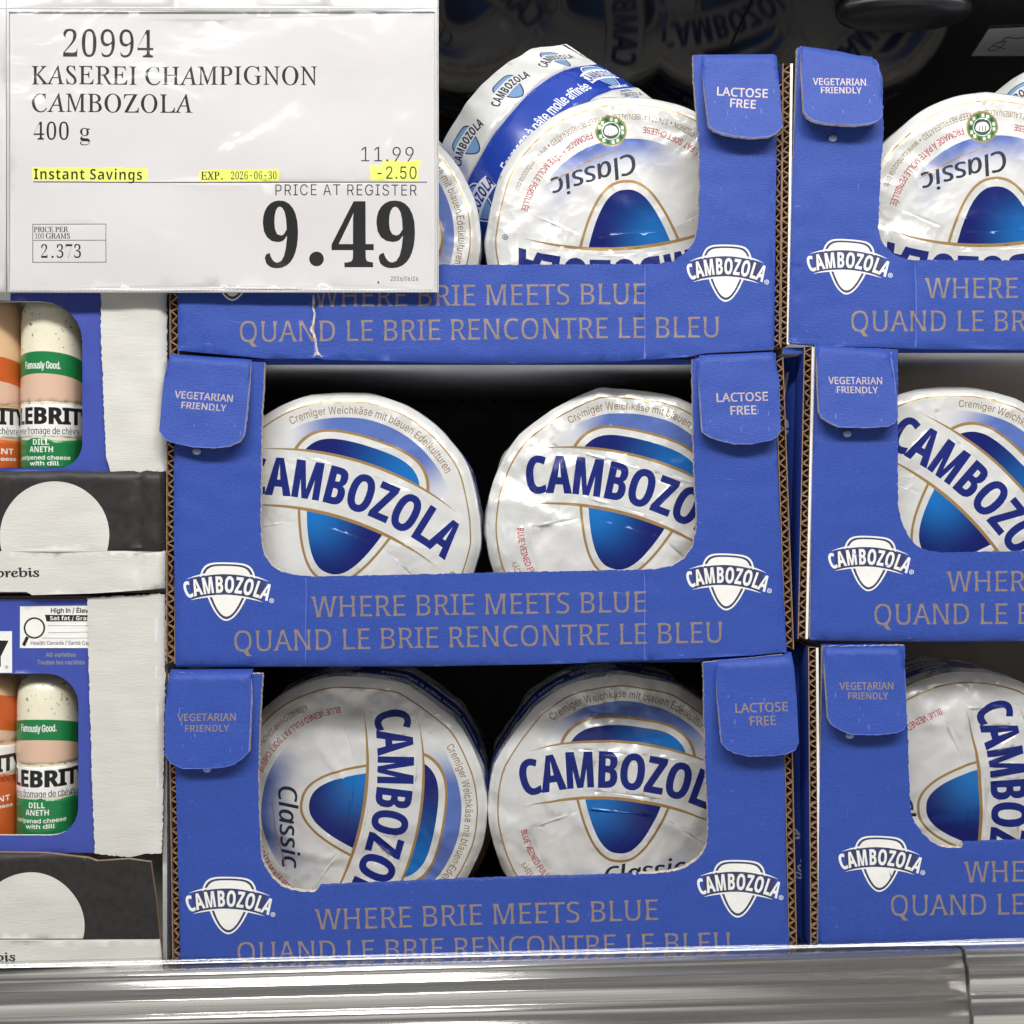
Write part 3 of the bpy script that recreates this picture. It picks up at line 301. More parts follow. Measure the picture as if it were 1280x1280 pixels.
def text_size(s, st, p0, cap, sx=1.0, ang=0.0, **kw):
    g, W = run(s, st, kw.get('track', 0), kw.get('emb', (0, 0)))
    L = W*cap/CAPH[st]*sx
    return text_line(s, st, p0, (p0[0]+L*math.cos(ang), p0[1]+L*math.sin(ang)), cap, **kw)
def text_arc(s, st, c, r, a0, a1, cap, track=0.0, emb=(0, 0), inside=False, cw=True, bend=False):
    """letters along a circle from angle a0 to a1 (degrees); cw: tops point outwards; otherwise tops point to the centre"""
    g, W = run(s, st, track, emb)
    k = cap/CAPH[st]; tot = math.radians(a1-a0); kx = abs(tot)*r/W
    res = []
    for x, a, cons in g:
        mid = x+a/2; n = []
        for con in cons:
            q = []
            for px, py in con:
                if bend: t = math.radians(a0)+tot*((x+px)/W); ox = 0.0
                else: t = math.radians(a0)+tot*(mid/W); ox = (px-a/2)*kx
                if cw:
                    rr = r+py*k; q.append((c[0]+rr*math.cos(t)+ox*math.sin(t), c[1]+rr*math.sin(t)-ox*math.cos(t)))
                else:
                    rr = r-py*k; q.append((c[0]+rr*math.cos(t)-ox*math.sin(t), c[1]+rr*math.sin(t)+ox*math.cos(t)))
            n.append(q)
        res.append(n)
    return res
def circle(cx, cy, r, n=48, ry=None): return [(cx+r*math.cos(2*math.pi*i/n), cy+(ry or r)*math.sin(2*math.pi*i/n)) for i in range(n)]
def ring(cx, cy, r0, r1, n=96): return [circle(cx, cy, r1, n), circle(cx, cy, r0, n)[::-1]]
def arc(cx, cy, r, a0, a1, n=24): return [(cx+r*math.cos(math.radians(a0+(a1-a0)*i/n)), cy+r*math.sin(math.radians(a0+(a1-a0)*i/n))) for i in range(n+1)]
def rect(x0, y0, x1, y1): return [(x0, y0), (x1, y0), (x1, y1), (x0, y1)]
def spl(P, n=6, closed=False):
    out = []; N = len(P)
    for i in range(N if closed else N-1):
        a = P[i-1] if (closed or i > 0) else P[0]; b = P[i]; c = P[(i+1) % N]; d = P[(i+2) % N] if (closed or i+2 < N) else P[-1]
        for j in range(n):
            t = j/n
            out.append(tuple(.5*((2*b[k])+(-a[k]+c[k])*t+(2*a[k]-5*b[k]+4*c[k]-d[k])*t*t+(-a[k]+3*b[k]-3*c[k]+d[k])*t**3) for k in (0, 1)))
    if not closed: out.append(P[-1])
    return out
def stroke(P, wd):
    """band of width wd (number or function of 0..1) along a polyline"""
    n = len(P); L = []; R = []
    for i in range(n):
        a = P[max(i-1, 0)]; b = P[min(i+1, n-1)]; dx, dy = b[0]-a[0], b[1]-a[1]; l = math.hypot(dx, dy) or 1
        h = (wd(i/(n-1)) if callable(wd) else wd)/2
        L.append((P[i][0]-dy/l*h, P[i][1]+dx/l*h)); R.append((P[i][0]+dy/l*h, P[i][1]-dx/l*h))
    return L+R[::-1]
taper = lambda wd: (lambda t: wd*max(.08, 1-abs(2*t-1)**3))
def flip(c): return [(x, -y) for x, y in c]         # photo pixels (y down) -> plane (y up)
def flips(cs): return [flip(c) for c in cs]

# ------------------------------------------------------------------ printed sheets: outline + print, cut into one triangulated surface
def cut_sheet(outline, shapes, h, seed=1, jit=.25, eps=1e-4):
    rnd = random.Random(seed)
    V = []; F = []; info = []
    def add(con, sh, absw=False):
        c = []
        for p in con:
            if not c or abs(p[0]-c[-1][0])+abs(p[1]-c[-1][1]) > eps*3: c.append(p)
        if len(c) > 1 and abs(c[0][0]-c[-1][0])+abs(c[0][1]-c[-1][1]) < eps*3: c.pop()
        if len(c) < 3: return
        a = area2(c)
        if abs(a) < eps*eps: return
        sg = 1 if a > 0 else -1
        if a < 0: c = c[::-1]
        b = len(V); V.extend(Vector((float(p[0]), float(p[1]))) for p in c); F.append(list(range(b, len(V)))); info.append((sh, sg))
    for c in outline: add(c, -1)
    for i, (cons, m) in enumerate(shapes):
        for c in cons: add(c, i)
    xs = [p[0] for c in outline for p in c]; ys = [p[1] for c in outline for p in c]
    y = min(ys)+h*.5; r = 0
    while y < max(ys):
        x = min(xs)+h*(.5 if r % 2 else 0.01)
        while x < max(xs):
            V.append(Vector((x+rnd.uniform(-jit, jit)*h, y+rnd.uniform(-jit, jit)*h))); x += h
        y += h*.87; r += 1
    E = [(f[i], f[(i+1) % len(f)]) for f in F for i in range(len(f))]
    vs_, es_, fs_, ov, oe, of = delaunay_2d_cdt(V, E, [], 0, eps, False)
    P = np.array([tuple(v) for v in vs_]); fs_ = [f for f in fs_ if len(f) == 3]; T = np.array(fs_, dtype=np.int64)
    C = (P[T[:, 0]]+P[T[:, 1]]+P[T[:, 2]])/3.0
    def winding(cons, pts):
        w_ = np.zeros(len(pts), dtype=np.int32)
        for c in cons:
            q = np.array(c, dtype=float); x0, y0 = q[:, 0], q[:, 1]; x1, y1 = np.roll(x0, -1), np.roll(y0, -1)
            px, py = pts[:, :1], pts[:, 1:]
            left = (x1-x0)*(py-y0)-(px-x0)*(y1-y0)
            w_ += (((y0 <= py) & (y1 > py) & (left > 0)).sum(1)-((y0 > py) & (y1 <= py) & (left < 0)).sum(1)).astype(np.int32)
        return w_
    Mi = np.full(len(T), -1, dtype=np.int32)
    Mi[np.abs(winding(outline[:1], C)) > 0] = 0
    for hole in outline[1:]: Mi[np.abs(winding([hole], C)) > 0] = -1
    for cons, m in shapes:
        if not cons: continue
        al = np.array([p for c in cons for p in c]); lo, hi = al.min(0), al.max(0)
        idx = np.nonzero((Mi >= 0) & (C[:, 0] > lo[0]) & (C[:, 0] < hi[0]) & (C[:, 1] > lo[1]) & (C[:, 1] < hi[1]))[0]
        if len(idx): Mi[idx[winding(cons, C[idx]) != 0]] = m
    tris = []; mats = []
    for t, m in zip(T.tolist(), Mi.tolist()):
        if m < 0: continue
        a_, b_, c_ = P[t[0]], P[t[1]], P[t[2]]
        ar = (b_[0]-a_[0])*(c_[1]-a_[1])-(c_[0]-a_[0])*(b_[1]-a_[1])
        tris.append(tuple(t) if ar > 0 else (t[0], t[2], t[1])); mats.append(m)
    used = sorted({i for t in tris for i in t}); re = {o: n for n, o in enumerate(used)}
    return [tuple(vs_[i]) for i in used], [tuple(re[i] for i in t) for t in tris], mats
def link_mesh(name, V, F, M, mats, parent=None, uv=None, smooth=True):
    me = bpy.data.meshes.new(name); me.from_pydata([tuple(v) for v in V], [], F)
    for m in mats: me.materials.append(m)
    me.polygons.foreach_set('material_index', np.array(M, dtype=np.int32))
    me.polygons.foreach_set('use_smooth', np.array(smooth if hasattr(smooth, '__len__') else [bool(smooth)]*len(F), dtype=bool))
    if uv is not None:
        l = me.uv_layers.new(name='UVMap'); vi = np.zeros(len(me.loops), dtype=np.int32); me.loops.foreach_get('vertex_index', vi)
        l.data.foreach_set('uv', np.array(uv, dtype=np.float32)[vi].ravel())
    me.update()
    o = bpy.data.objects.new(name, me); COL.objects.link(o)
    if parent is not None: o.parent = parent
    return o
def sheet(name, cut, fn, mats, parent=None, back=None, edge_mat=None, off=(0, 0, 0), back_mat=None, uvscale=1.0, keepedge=None):
    """cut = cut_sheet(...) result; fn(u, v) -> front point; back(u, v) -> back point of a thick sheet"""
    P, T, M = cut
    V = [Vector(fn(u, v))-Vector(off) for u, v in P]; F = list(T); MM = list(M); SM = [True]*len(T); uv = [(u*uvscale, v*uvscale) for u, v in P]
    if back is not None:
        n = len(V); cnt = {}
        for t in T:
            for a, b in ((t[0], t[1]), (t[1], t[2]), (t[2], t[0])): cnt[(min(a, b), max(a, b))] = cnt.get((min(a, b), max(a, b)), 0)+1
        V += [Vector(back(u, v))-Vector(off) for u, v in P]; uv += uv[:n]
        for t in T:
            F.append((t[0]+n, t[2]+n, t[1]+n)); MM.append(back_mat if back_mat is not None else 0); SM.append(False)
        # separate rim vertices so that the cut edge stays crisp
        rim = {}
        def rv(i):
            if i not in rim: rim[i] = len(V); V.append(V[i].copy()); uv.append(uv[i])
            return rim[i]
        for t in T:
            for a, b in ((t[0], t[1]), (t[1], t[2]), (t[2], t[0])):
                if cnt[(min(a, b), max(a, b))] == 1:
                    F.append((rv(b), rv(a), rv(a+n), rv(b+n)))
                    em = edge_mat(P[a], P[b]) if callable(edge_mat) else (edge_mat or 0)
                    MM.append(em); SM.append(False)
    return link_mesh(name, V, F, MM, mats, parent, uv, SM)
class Mb:
    def __init__(s): s.V = []; s.F = []; s.M = []
    def quad(s, a, b, c, d, m=0):
        i = len(s.V); s.V += [Vector(a), Vector(b), Vector(c), Vector(d)]; s.F.append((i, i+1, i+2, i+3)); s.M.append(m)
    def hexa(s, p, m=0):
        """p: 8 corners, bottom four ccw from above then top four"""
        i = len(s.V); s.V += [Vector(q) for q in p]
        mm = m if hasattr(m, '__len__') else [m]*6
        for f, q in zip(((3, 2, 1, 0), (4, 5, 6, 7), (0, 1, 5, 4), (1, 2, 6, 5), (2, 3, 7, 6), (3, 0, 4, 7)), mm): s.F.append(tuple(i+k for k in f)); s.M.append(q)
    def box(s, x0, x1, y0, y1, z0, z1, m=0):
        s.hexa([(x0, y0, z0), (x1, y0, z0), (x1, y1, z0), (x0, y1, z0), (x0, y0, z1), (x1, y0, z1), (x1, y1, z1), (x0, y1, z1)], m)
    def obj(s, name, mats, parent=None, off=(0, 0, 0), smooth=False):
        return link_mesh(name, [v-Vector(off) for v in s.V], s.F, s.M, mats, parent, None, smooth)
def P3(px, py, y=0.0):
    k = S*(D+y)/D
    return Vector(((px-640)*k, y, CZ+(640-py)*k))
def thing(name, label, cat, loc, group=None):
    o = bpy.data.objects.new(name, None); COL.objects.link(o); o.location = loc; o.empty_display_size = .02
    o['label'] = label; o['category'] = cat
    if group: o['group'] = group
    return o
def tag(o, label, cat, group=None):
    o['label'] = label; o['category'] = cat
    if group: o['group'] = group
    return o
def structure(o): o['kind'] = 'structure'; return o

# ------------------------------------------------------------------ materials
def mat(name, col, rough=.5, metal=0.0, spec=.5, vary=0.0, vscale=(60, 60, 60), bump=0.0, bscale=(300, 300, 300), col2=None, coat=0.0, fac_fn=None, speck=None, bdist=.001):
    m = bpy.data.materials.new(name); m.use_nodes = True; t = m.node_tree; b = t.nodes['Principled BSDF']
    N = t.nodes.new; Lk = t.links.new
    b.inputs['Roughness'].default_value = rough; b.inputs['Metallic'].default_value = metal; b.inputs['Specular IOR Level'].default_value = spec
    b.inputs['Base Color'].default_value = (*col, 1)
    if coat: b.inputs['Coat Weight'].default_value = coat; b.inputs['Coat Roughness'].default_value = .12
    tcn = N('ShaderNodeTexCoord')
    def nz(scale, detail=3, rgh=.55):
        mpn = N('ShaderNodeMapping'); mpn.inputs['Scale'].default_value = scale; Lk(tcn.outputs['Object'], mpn.inputs[0])
        n = N('ShaderNodeTexNoise'); n.inputs['Scale'].default_value = 1; n.inputs['Detail'].default_value = detail; n.inputs['Roughness'].default_value = rgh
        Lk(mpn.outputs[0], n.inputs[0]); return n
    cs = None
    if vary:
        n = nz(vscale); r = N('ShaderNodeMapRange'); r.inputs[1].default_value = .3; r.inputs[2].default_value = .7; r.inputs[3].default_value = 1-vary; r.inputs[4].default_value = 1+vary
        Lk(n.outputs[0], r.inputs[0])
        hs = N('ShaderNodeMix'); hs.data_type = 'RGBA'; hs.blend_type = 'MULTIPLY'; hs.inputs[0].default_value = 1
        hs.inputs[6].default_value = (*col, 1); Lk(r.outputs[0], hs.inputs[7]); cs = hs.outputs[2]
    if speck:       # (colour, scale, threshold): print breaking up / specks with a shape of their own
        n = nz(speck[1], 2); r = N('ShaderNodeMapRange'); r.inputs[1].default_value = speck[2]; r.inputs[2].default_value = speck[2]+.06
        Lk(n.outputs[0], r.inputs[0])
        mx = N('ShaderNodeMix'); mx.data_type = 'RGBA'; Lk(r.outputs[0], mx.inputs[0])
        if cs: Lk(cs, mx.inputs[6])
        else: mx.inputs[6].default_value = (*col, 1)
        mx.inputs[7].default_value = (*speck[0], 1); cs = mx.outputs[2]
    if cs: Lk(cs, b.inputs['Base Color'])
    if bump:
        n = nz(bscale, 4); bp = N('ShaderNodeBump'); bp.inputs['Strength'].default_value = bump; bp.inputs['Distance'].default_value = bdist
        Lk(n.outputs[0], bp.inputs['Height']); Lk(bp.outputs[0], b.inputs['Normal'])
    return m
def foil_bump(m, amt=.5):
    """fine crinkles of the wrapping foil"""
    t = m.node_tree; N = t.nodes.new; Lk = t.links.new; b = t.nodes['Principled BSDF']
    tcn = N('ShaderNodeTexCoord')
    wp = N('ShaderNodeTexNoise'); wp.inputs['Scale'].default_value = 28; wp.inputs['Detail'].default_value = 2; Lk(tcn.outputs['Object'], wp.inputs[0])
    ad = N('ShaderNodeMix'); ad.data_type = 'RGBA'; ad.blend_type = 'ADD'; ad.inputs[0].default_value = .03
    Lk(tcn.outputs['Object'], ad.inputs[6]); Lk(wp.outputs['Color'], ad.inputs[7])
    v1 = N('ShaderNodeTexVoronoi'); v1.inputs['Scale'].default_value = 62; Lk(ad.outputs[2], v1.inputs[0])
    v2 = N('ShaderNodeTexVoronoi'); v2.inputs['Scale'].default_value = 170; Lk(ad.outputs[2], v2.inputs[0])
    n1 = N('ShaderNodeTexNoise'); n1.inputs['Scale'].default_value = 22; n1.inputs['Detail'].default_value = 1; Lk(tcn.outputs['Object'], n1.inputs[0])
    mk = N('ShaderNodeMapRange'); mk.inputs[1].default_value = .36; mk.inputs[2].default_value = .62; mk.inputs[3].default_value = .12; Lk(n1.outputs[0], mk.inputs[0])
    m1 = N('ShaderNodeMath'); m1.operation = 'MULTIPLY'; Lk(v1.outputs['Distance'], m1.inputs[0]); m1.inputs[1].default_value = 1.0
    m2 = N('ShaderNodeMath'); m2.operation = 'MULTIPLY_ADD'; Lk(v2.outputs['Distance'], m2.inputs[0]); m2.inputs[1].default_value = .35; Lk(m1.outputs[0], m2.inputs[2])
    m3 = N('ShaderNodeMath'); m3.operation = 'MULTIPLY'; Lk(m2.outputs[0], m3.inputs[0]); Lk(mk.outputs[0], m3.inputs[1])
    bp = N('ShaderNodeBump'); bp.inputs['Strength'].default_value = amt; bp.inputs['Distance'].default_value = .0012
    Lk(m3.outputs[0], bp.inputs['Height'])
    last = bp.outputs[0]
    for vv, k_ in ((v1, .16*amt), (v2, .12*amt)):      # each little facet of the crushed foil leans its own way
        sb = N('ShaderNodeVectorMath'); sb.operation = 'SUBTRACT'; Lk(vv.outputs['Color'], sb.inputs[0]); sb.inputs[1].default_value = (.5, .5, .5)
        ms = N('ShaderNodeMath'); ms.operation = 'MULTIPLY'; Lk(mk.outputs[0], ms.inputs[0]); ms.inputs[1].default_value = k_
        sc = N('ShaderNodeVectorMath'); sc.operation = 'SCALE'; Lk(sb.outputs[0], sc.inputs[0]); Lk(ms.outputs[0], sc.inputs['Scale'])
        av = N('ShaderNodeVectorMath'); av.operation = 'ADD'; Lk(last, av.inputs[0]); Lk(sc.outputs[0], av.inputs[1])
        nv = N('ShaderNodeVectorMath'); nv.operation = 'NORMALIZE'; Lk(av.outputs[0], nv.inputs[0]); last = nv.outputs[0]
    Lk(last, b.inputs['Normal'])
    return m
def grad_mat(name, ca, cb, expr, rough=.3, metal=0.0):
    """two-colour printed blend; expr builds a 0..1 value from the label's own u, v print coordinates"""
    m = mat(name, ca, rough, metal); t = m.node_tree; b = t.nodes['Principled BSDF']; N = t.nodes.new; Lk = t.links.new
    uvn = N('ShaderNodeUVMap'); uvn.uv_map = 'UVMap'; sx = N('ShaderNodeSeparateXYZ'); Lk(uvn.outputs[0], sx.inputs[0])
    def op(o, a, c=None):
        k = N('ShaderNodeMath'); k.operation = o
        for i, q in enumerate((a, c)):
            if q is None: continue
            if isinstance(q, (int, float)): k.inputs[i].default_value = q
            else: Lk(q, k.inputs[i])
        return k.outputs[0]
    def sm(x, a, c):
        r = N('ShaderNodeMapRange'); r.interpolation_type = 'SMOOTHSTEP'; Lk(x, r.inputs[0]); r.inputs[1].default_value = a; r.inputs[2].default_value = c
        return r.outputs[0]
    f = expr(sx.outputs['X'], sx.outputs['Y'], op, sm)
    mx = N('ShaderNodeMix'); mx.data_type = 'RGBA'; Lk(f, mx.inputs[0]); mx.inputs[6].default_value = (*ca, 1); mx.inputs[7].default_value = (*cb, 1)
    Lk(mx.outputs[2], b.inputs['Base Color'])
    return m
BLUE = (.031, .072, .345)
M_blue = mat('blue_card', BLUE, .52, 0, .28, .13, (700, 700, 1500), .22, (420, 420, 1700), speck=((.14, .19, .46), (420, 420, 420), .735))
M_bworn = mat('blue_worn_card', (.10, .15, .50), .55, 0, .4, .15, (200, 200, 200))
M_rub = mat('rubbed_blue_card', (.042, .088, .375), .6, 0, .3, .2, (700, 700, 900))
M_edge = mat('cut_card_edge', (.60, .53, .45), .85, 0, .2, .35, (500, 500, 900), .6, (900, 900, 900))
M_kraft = mat('kraft_board', (.30, .20, .125), .85, 0, .2, .15, (200, 200, 200), .3, (600, 600, 600))
M_wave = mat('kraft_fluting', (.27, .17, .10), .8, 0, .2, .35, (700, 700, 700))
M_gold = mat('bronze_print', (.30, .235, .20), .40, .28, .4, .18, (900, 900, 900), speck=((.15, .14, .32), (1100, 1100, 1600), .64))
M_pink = mat('pale_bronze_print', (.46, .38, .36), .45, .1, .4, .12, (900, 900, 900), speck=((.10, .13, .42), (1500, 1500, 1500), .62))
M_white = mat('white_print', (.80, .80, .76), .45, 0, .4, .03, (300, 300, 300))
M_indigo = mat('dark_indigo_print', (.035, .042, .12), .45)
M_grey = mat('uncoated_grey_board', (.66, .66, .68), .5, 0, .5, .06, (60, 20, 60), .15, (300, 300, 300))
M_inside = mat('dark_lining', (.36, .35, .34), .6, 0, .4, .1, (40, 40, 40))
M_black = mat('black_print', (.012, .012, .014), .45)
M_foil = foil_bump(mat('white_foil_paper', (.70, .705, .69), .32, .20, .45), .75)
M_halo = foil_bump(grad_mat('halo_blue', (.70, .70, .69), (.10, .165, .46), lambda x, y, op, sm: op('MULTIPLY', op('SUBTRACT', 1.0, sm(op('ABSOLUTE', op('SUBTRACT', x, .05)), .36, .76)), sm(y, .30, .72)), .3, .1), .4)
M_halo2 = foil_bump(grad_mat('low_halo_blue', (.70, .70, .69), (.09, .15, .44), lambda x, y, op, sm: op('MULTIPLY', op('SUBTRACT', 1.0, sm(op('ABSOLUTE', op('SUBTRACT', x, .10)), .20, .58)), sm(op('POWER', op('ADD', op('MULTIPLY', x, x), op('MULTIPLY', y, y)), .5), .46, .74)), .3, .1), .4)
M_shield = foil_bump(grad_mat('shield_blue', (.010, .016, .14), (.012, .16, .50), lambda x, y, op, sm: op('ADD', op('MULTIPLY', sm(y, .40, .5), sm(x, -.30, .45)), op('MULTIPLY', op('SUBTRACT', 1.0, sm(y, .40, .5)), op('MULTIPLY', op('SUBTRACT', 1.0, sm(x, -.25, .22)), sm(y, -.38, .02)))), .22, .1), .3)
M_navy = foil_bump(mat('navy_print', (.011, .020, .160), .34, 0, .3), .25)
M_lgold = mat('gold_line_print', (.40, .25, .095), .32, .35)
M_ltxt = mat('ochre_text_print', (.25, .165, .085), .5, 0, .2)
M_red = mat('red_text_print', (.40, .030, .040), .5, 0, .2)
M_green = mat('green_seal_print', (.045, .19, .03), .4)
M_dgreen = mat('dark_green_seal_print', (.012, .045, .015), .4)
M_slate = mat('slate_script_print', (.022, .027, .05), .45, 0, .25)
M_band = foil_bump(mat('royal_blue_band', (.012, .045, .34), .22, 0, .6, coat=.3), .22)
M_bandtxt = mat('band_white_print', (.72, .76, .84), .35)
M_aqua = mat('pale_blue_print', (.16, .30, .52), .35)

# ------------------------------------------------------------------ lid art, ring radius = 1
def lid_art(seal=True):
    A = []
    F_, H1, H2, SH, NV, LG, TX, RD, GR, DG, SL, WH = range(12)
    A.append(([arc(0, 0, .87, 37, 143, 40)+[(-.74, .45), (.74, .45)]], H1))
    A.append(([arc(0, 0, .735, 197, 343, 40)+[(.3, -.02), (-.3, -.02)]], H2))
    # cap over the band: gold line, white, blue
    def cap(hw, y0, top, sq=5.5):
        p = []
        for i in range(61):
            x = -hw*math.cos(math.pi*i/60); q = max(0.0, 1-abs(x/hw)**sq)
            sag = .060*(x/.5)**2
            p.append((x, y0-.06+(top-y0+.06-sag)*q**.5))
        return p
    A.append(([cap(.555, .47, .745)], LG)); A.append(([cap(.535, .45, .725)], WH)); A.append(([cap(.485, .45, .672)], SH))
    def tip(hw, bot, y1=.12, ex=.43):
        H = y1-bot; R_ = [(hw*((i/24)**(2*ex)), bot+H*(i/24)**2) for i in range(25)]
        return R_+[(-x, y) for x, y in R_[:0:-1]]
    A.append(([tip(.400, -.425)], LG)); A.append(([tip(.378, -.404)], WH)); A.append(([tip(.325, -.352)], SH))
    # white band and its gold lines
    rho = 2.3
    ct, cb = .54-rho, .085-rho
    an = lambda x: math.degrees(math.asin(x/rho))
    def barc(cy, hw, n=40): return arc(0, cy, rho, 90+an(hw), 90-an(hw), n)
    top, bot = barc(ct, .80), barc(cb, .80)
    A.append(([top+bot[::-1]], WH))
    A.append(([stroke(top, taper(.022))], LG)); A.append(([stroke(barc(cb, .78), taper(.026))], LG))
    for g in text_arc('CAMBOZOLA', 'b', (0, .168-rho), rho, 90+an(.80), 90-an(.815), .287, track=-.004, emb=(.044, .008)): A.append((g, NV))
    for g in text_arc('®', 'i', (0, .163-rho-.075), rho, 90-an(.885), 90-an(.935), .05): A.append((g, SL))
    A.append((ring(0, 0, .992, 1.004), LG))
    for g in text_arc('Cremiger Weichkäse mit blauen Edelkulturen', 'i', (0, 0), .900, 134, 46, .060, track=.01, emb=(.012, .012)): A.append((g, TX))
    for g in text_arc('BLUE VEINED FULL FAT SOFT CHEESE', 'i', (0, 0), .83, 197, 258, .047, emb=(.022, .022), cw=False): A.append((g, RD))
    for g in text_arc('FROMAGE À PÂTE MOLLE PERSILLÉE', 'i', (0, 0), .83, 285, 342, .047, emb=(.022, .022), cw=False): A.append((g, RD))
    for g in text_arc('KÄSEREI CHAMPIGNON • 87493 LAUBEN/ALLGÄU • KEEP REFRIGERATED • www.cambozola.com', 'i', (0, 0), .925, 214, 334, .044, emb=(.012, .012), cw=False): A.append((g, TX))
    for g in text_line('Classic', 'k', (-.09, -.625), (.56, -.475), .150, emb=(.022, .010)): A.append((g, SL))
    A.append(([stroke(spl([(.0, -.66), (.25, -.585), (.42, -.51), (.58, -.43)], 8), taper(.010))], LG))
    sx_, sy_ = .07, -.80
    if not seal: return A
    A.append(([circle(sx_, sy_, .118)], LG)); A.append(([circle(sx_, sy_, .108)], GR)); A.append((ring(sx_, sy_, .062, .068), WH)); A.append(([circle(sx_, sy_, .062)], DG))
    A.append(([spl([(sx_-.05, sy_+.012), (sx_-.02, sy_+.034), (sx_+.02, sy_+.034), (sx_+.05, sy_+.012), (sx_+.03, sy_-.034), (sx_-.03, sy_-.034)], 4, True)], WH))
    for dx in (-.022, 0, .022): A.append(([rect(sx_+dx-.003, sy_-.008, sx_+dx+.003, sy_+.03)], DG))
    for a0 in range(0, 360, 24):
        c = (sx_+.088*math.cos(math.radians(a0)), sy_+.088*math.sin(math.radians(a0)))
        A.append(([rect(c[0]-.010, c[1]-.013, c[0]+.010, c[1]+.013)], WH if a0 % 72 else DG))
    return A
LID_MATS = [M_foil, M_halo, M_halo2, M_shield, M_navy, M_lgold, M_ltxt, M_red, M_green, M_dgreen, M_slate, M_foil]
RL, TH, RU = 1.078, 1.07, .0665                 # lid radius and thickness in ring units, ring radius in metres
LID_CUT = cut_sheet([circle(0, 0, RL, 160)], lid_art(), .030, 3, eps=2e-5)
LID_PLAIN = cut_sheet([circle(0, 0, RL, 160)], lid_art(False), .030, 3, eps=2e-5)
def small_logo(cx, cy, wd, white, dark, fill, word=None, band=None):
    """the little shield emblem with its curved word; wd = word width; plane y up. returns shapes"""
    k = wd/2.0; T = lambda c: [(cx+x*k, cy+y*k) for x, y in c]
    def capc(hw, y0, top):
        return [(-hw*math.cos(math.pi*i/28), y0+(top-y0-.05*abs(math.cos(math.pi*i/28))**2)*max(0, 1-abs(math.cos(math.pi*i/28))**6)**.5) for i in range(29)]
    def tip(hw, bot, y1=0.0, ex=.52):
        R_ = [(hw*((i/16)**(2*ex)), bot+(y1-bot)*(i/16)**2) for i in range(17)]; return R_+[(-x, y) for x, y in R_[:0:-1]]
    rho = 2.6; an = lambda x: math.degrees(math.asin(x/rho))
    def ba(y, hw): return arc(0, y-rho, rho, 90+an(hw), 90-an(hw), 24)
    sh = []
    if white is not None: sh.append(([T(capc(.68, .20, .68))], white))
    sh.append(([T(capc(.635, .20, .635))], dark)); sh.append(([T(capc(.58, .20, .585))], fill))
    if white is not None: sh.append(([T(tip(.50, -.88, -.20))], white))
    sh.append(([T(tip(.455, -.835, -.18))], dark)); sh.append(([T(tip(.40, -.765, -.16))], fill))
    if white is not None:
        sh.append(([T(stroke(ba(.405, 1.0), taper(.06)))], white)); sh.append(([T(stroke(ba(-.20, .88), taper(.06)))], white))
    sh.append(([T(ba(.365, .93)+ba(-.185, .86)[::-1])] if band is None else [T(ba(.40, 1.06)+ba(-.20, 1.0)[::-1])], dark if band is None else band))
    for g in text_arc('CAMBOZOLA', 'b', (cx, cy+(-.125-rho)*k), rho*k, 90+an(.985), 90-an(.985), .43*k, track=.012, emb=(.030, .012)): sh.append((g, word if word is not None else white))
    return sh
def side_art():
    W = 2*math.pi*RL; A = []
    A.append(([rect(-.1, .24, W+.1, .66)], 1))
    for k in range(4):
        u = .25+k*W/4
        for g in text_line('Fromage à pâte molle affinée', 'i', (u-.06, .335), (u+.98, .335), .105, emb=(.03, .02)): A.append((g, 2))
        A += small_logo(u+1.27, .475, .46, 2, 3, 4, 3, 2)
        for g in text_line('cambozola.com', 'i', (u+1.14, .265), (u+1.40, .265), .040, emb=(.04, .04)): A.append((g, 2))
    for k in range(12):
        u = .2+k*W/12
        A += small_logo(u, .83, .38, None, 5, 4, 5, 0); A += small_logo(u+.2, .145, .26, None, 5, 4, 5, 0)
    return A
SIDE_MATS = [M_foil, M_band, M_bandtxt, M_navy, M_aqua, M_slate]
SIDE_CUT = cut_sheet([[(2*math.pi*RL*i/220, .05) for i in range(221)]+[(2*math.pi*RL*i/220, TH-.03) for i in range(220, -1, -1)]], side_art(), .05, 5, eps=2e-5)
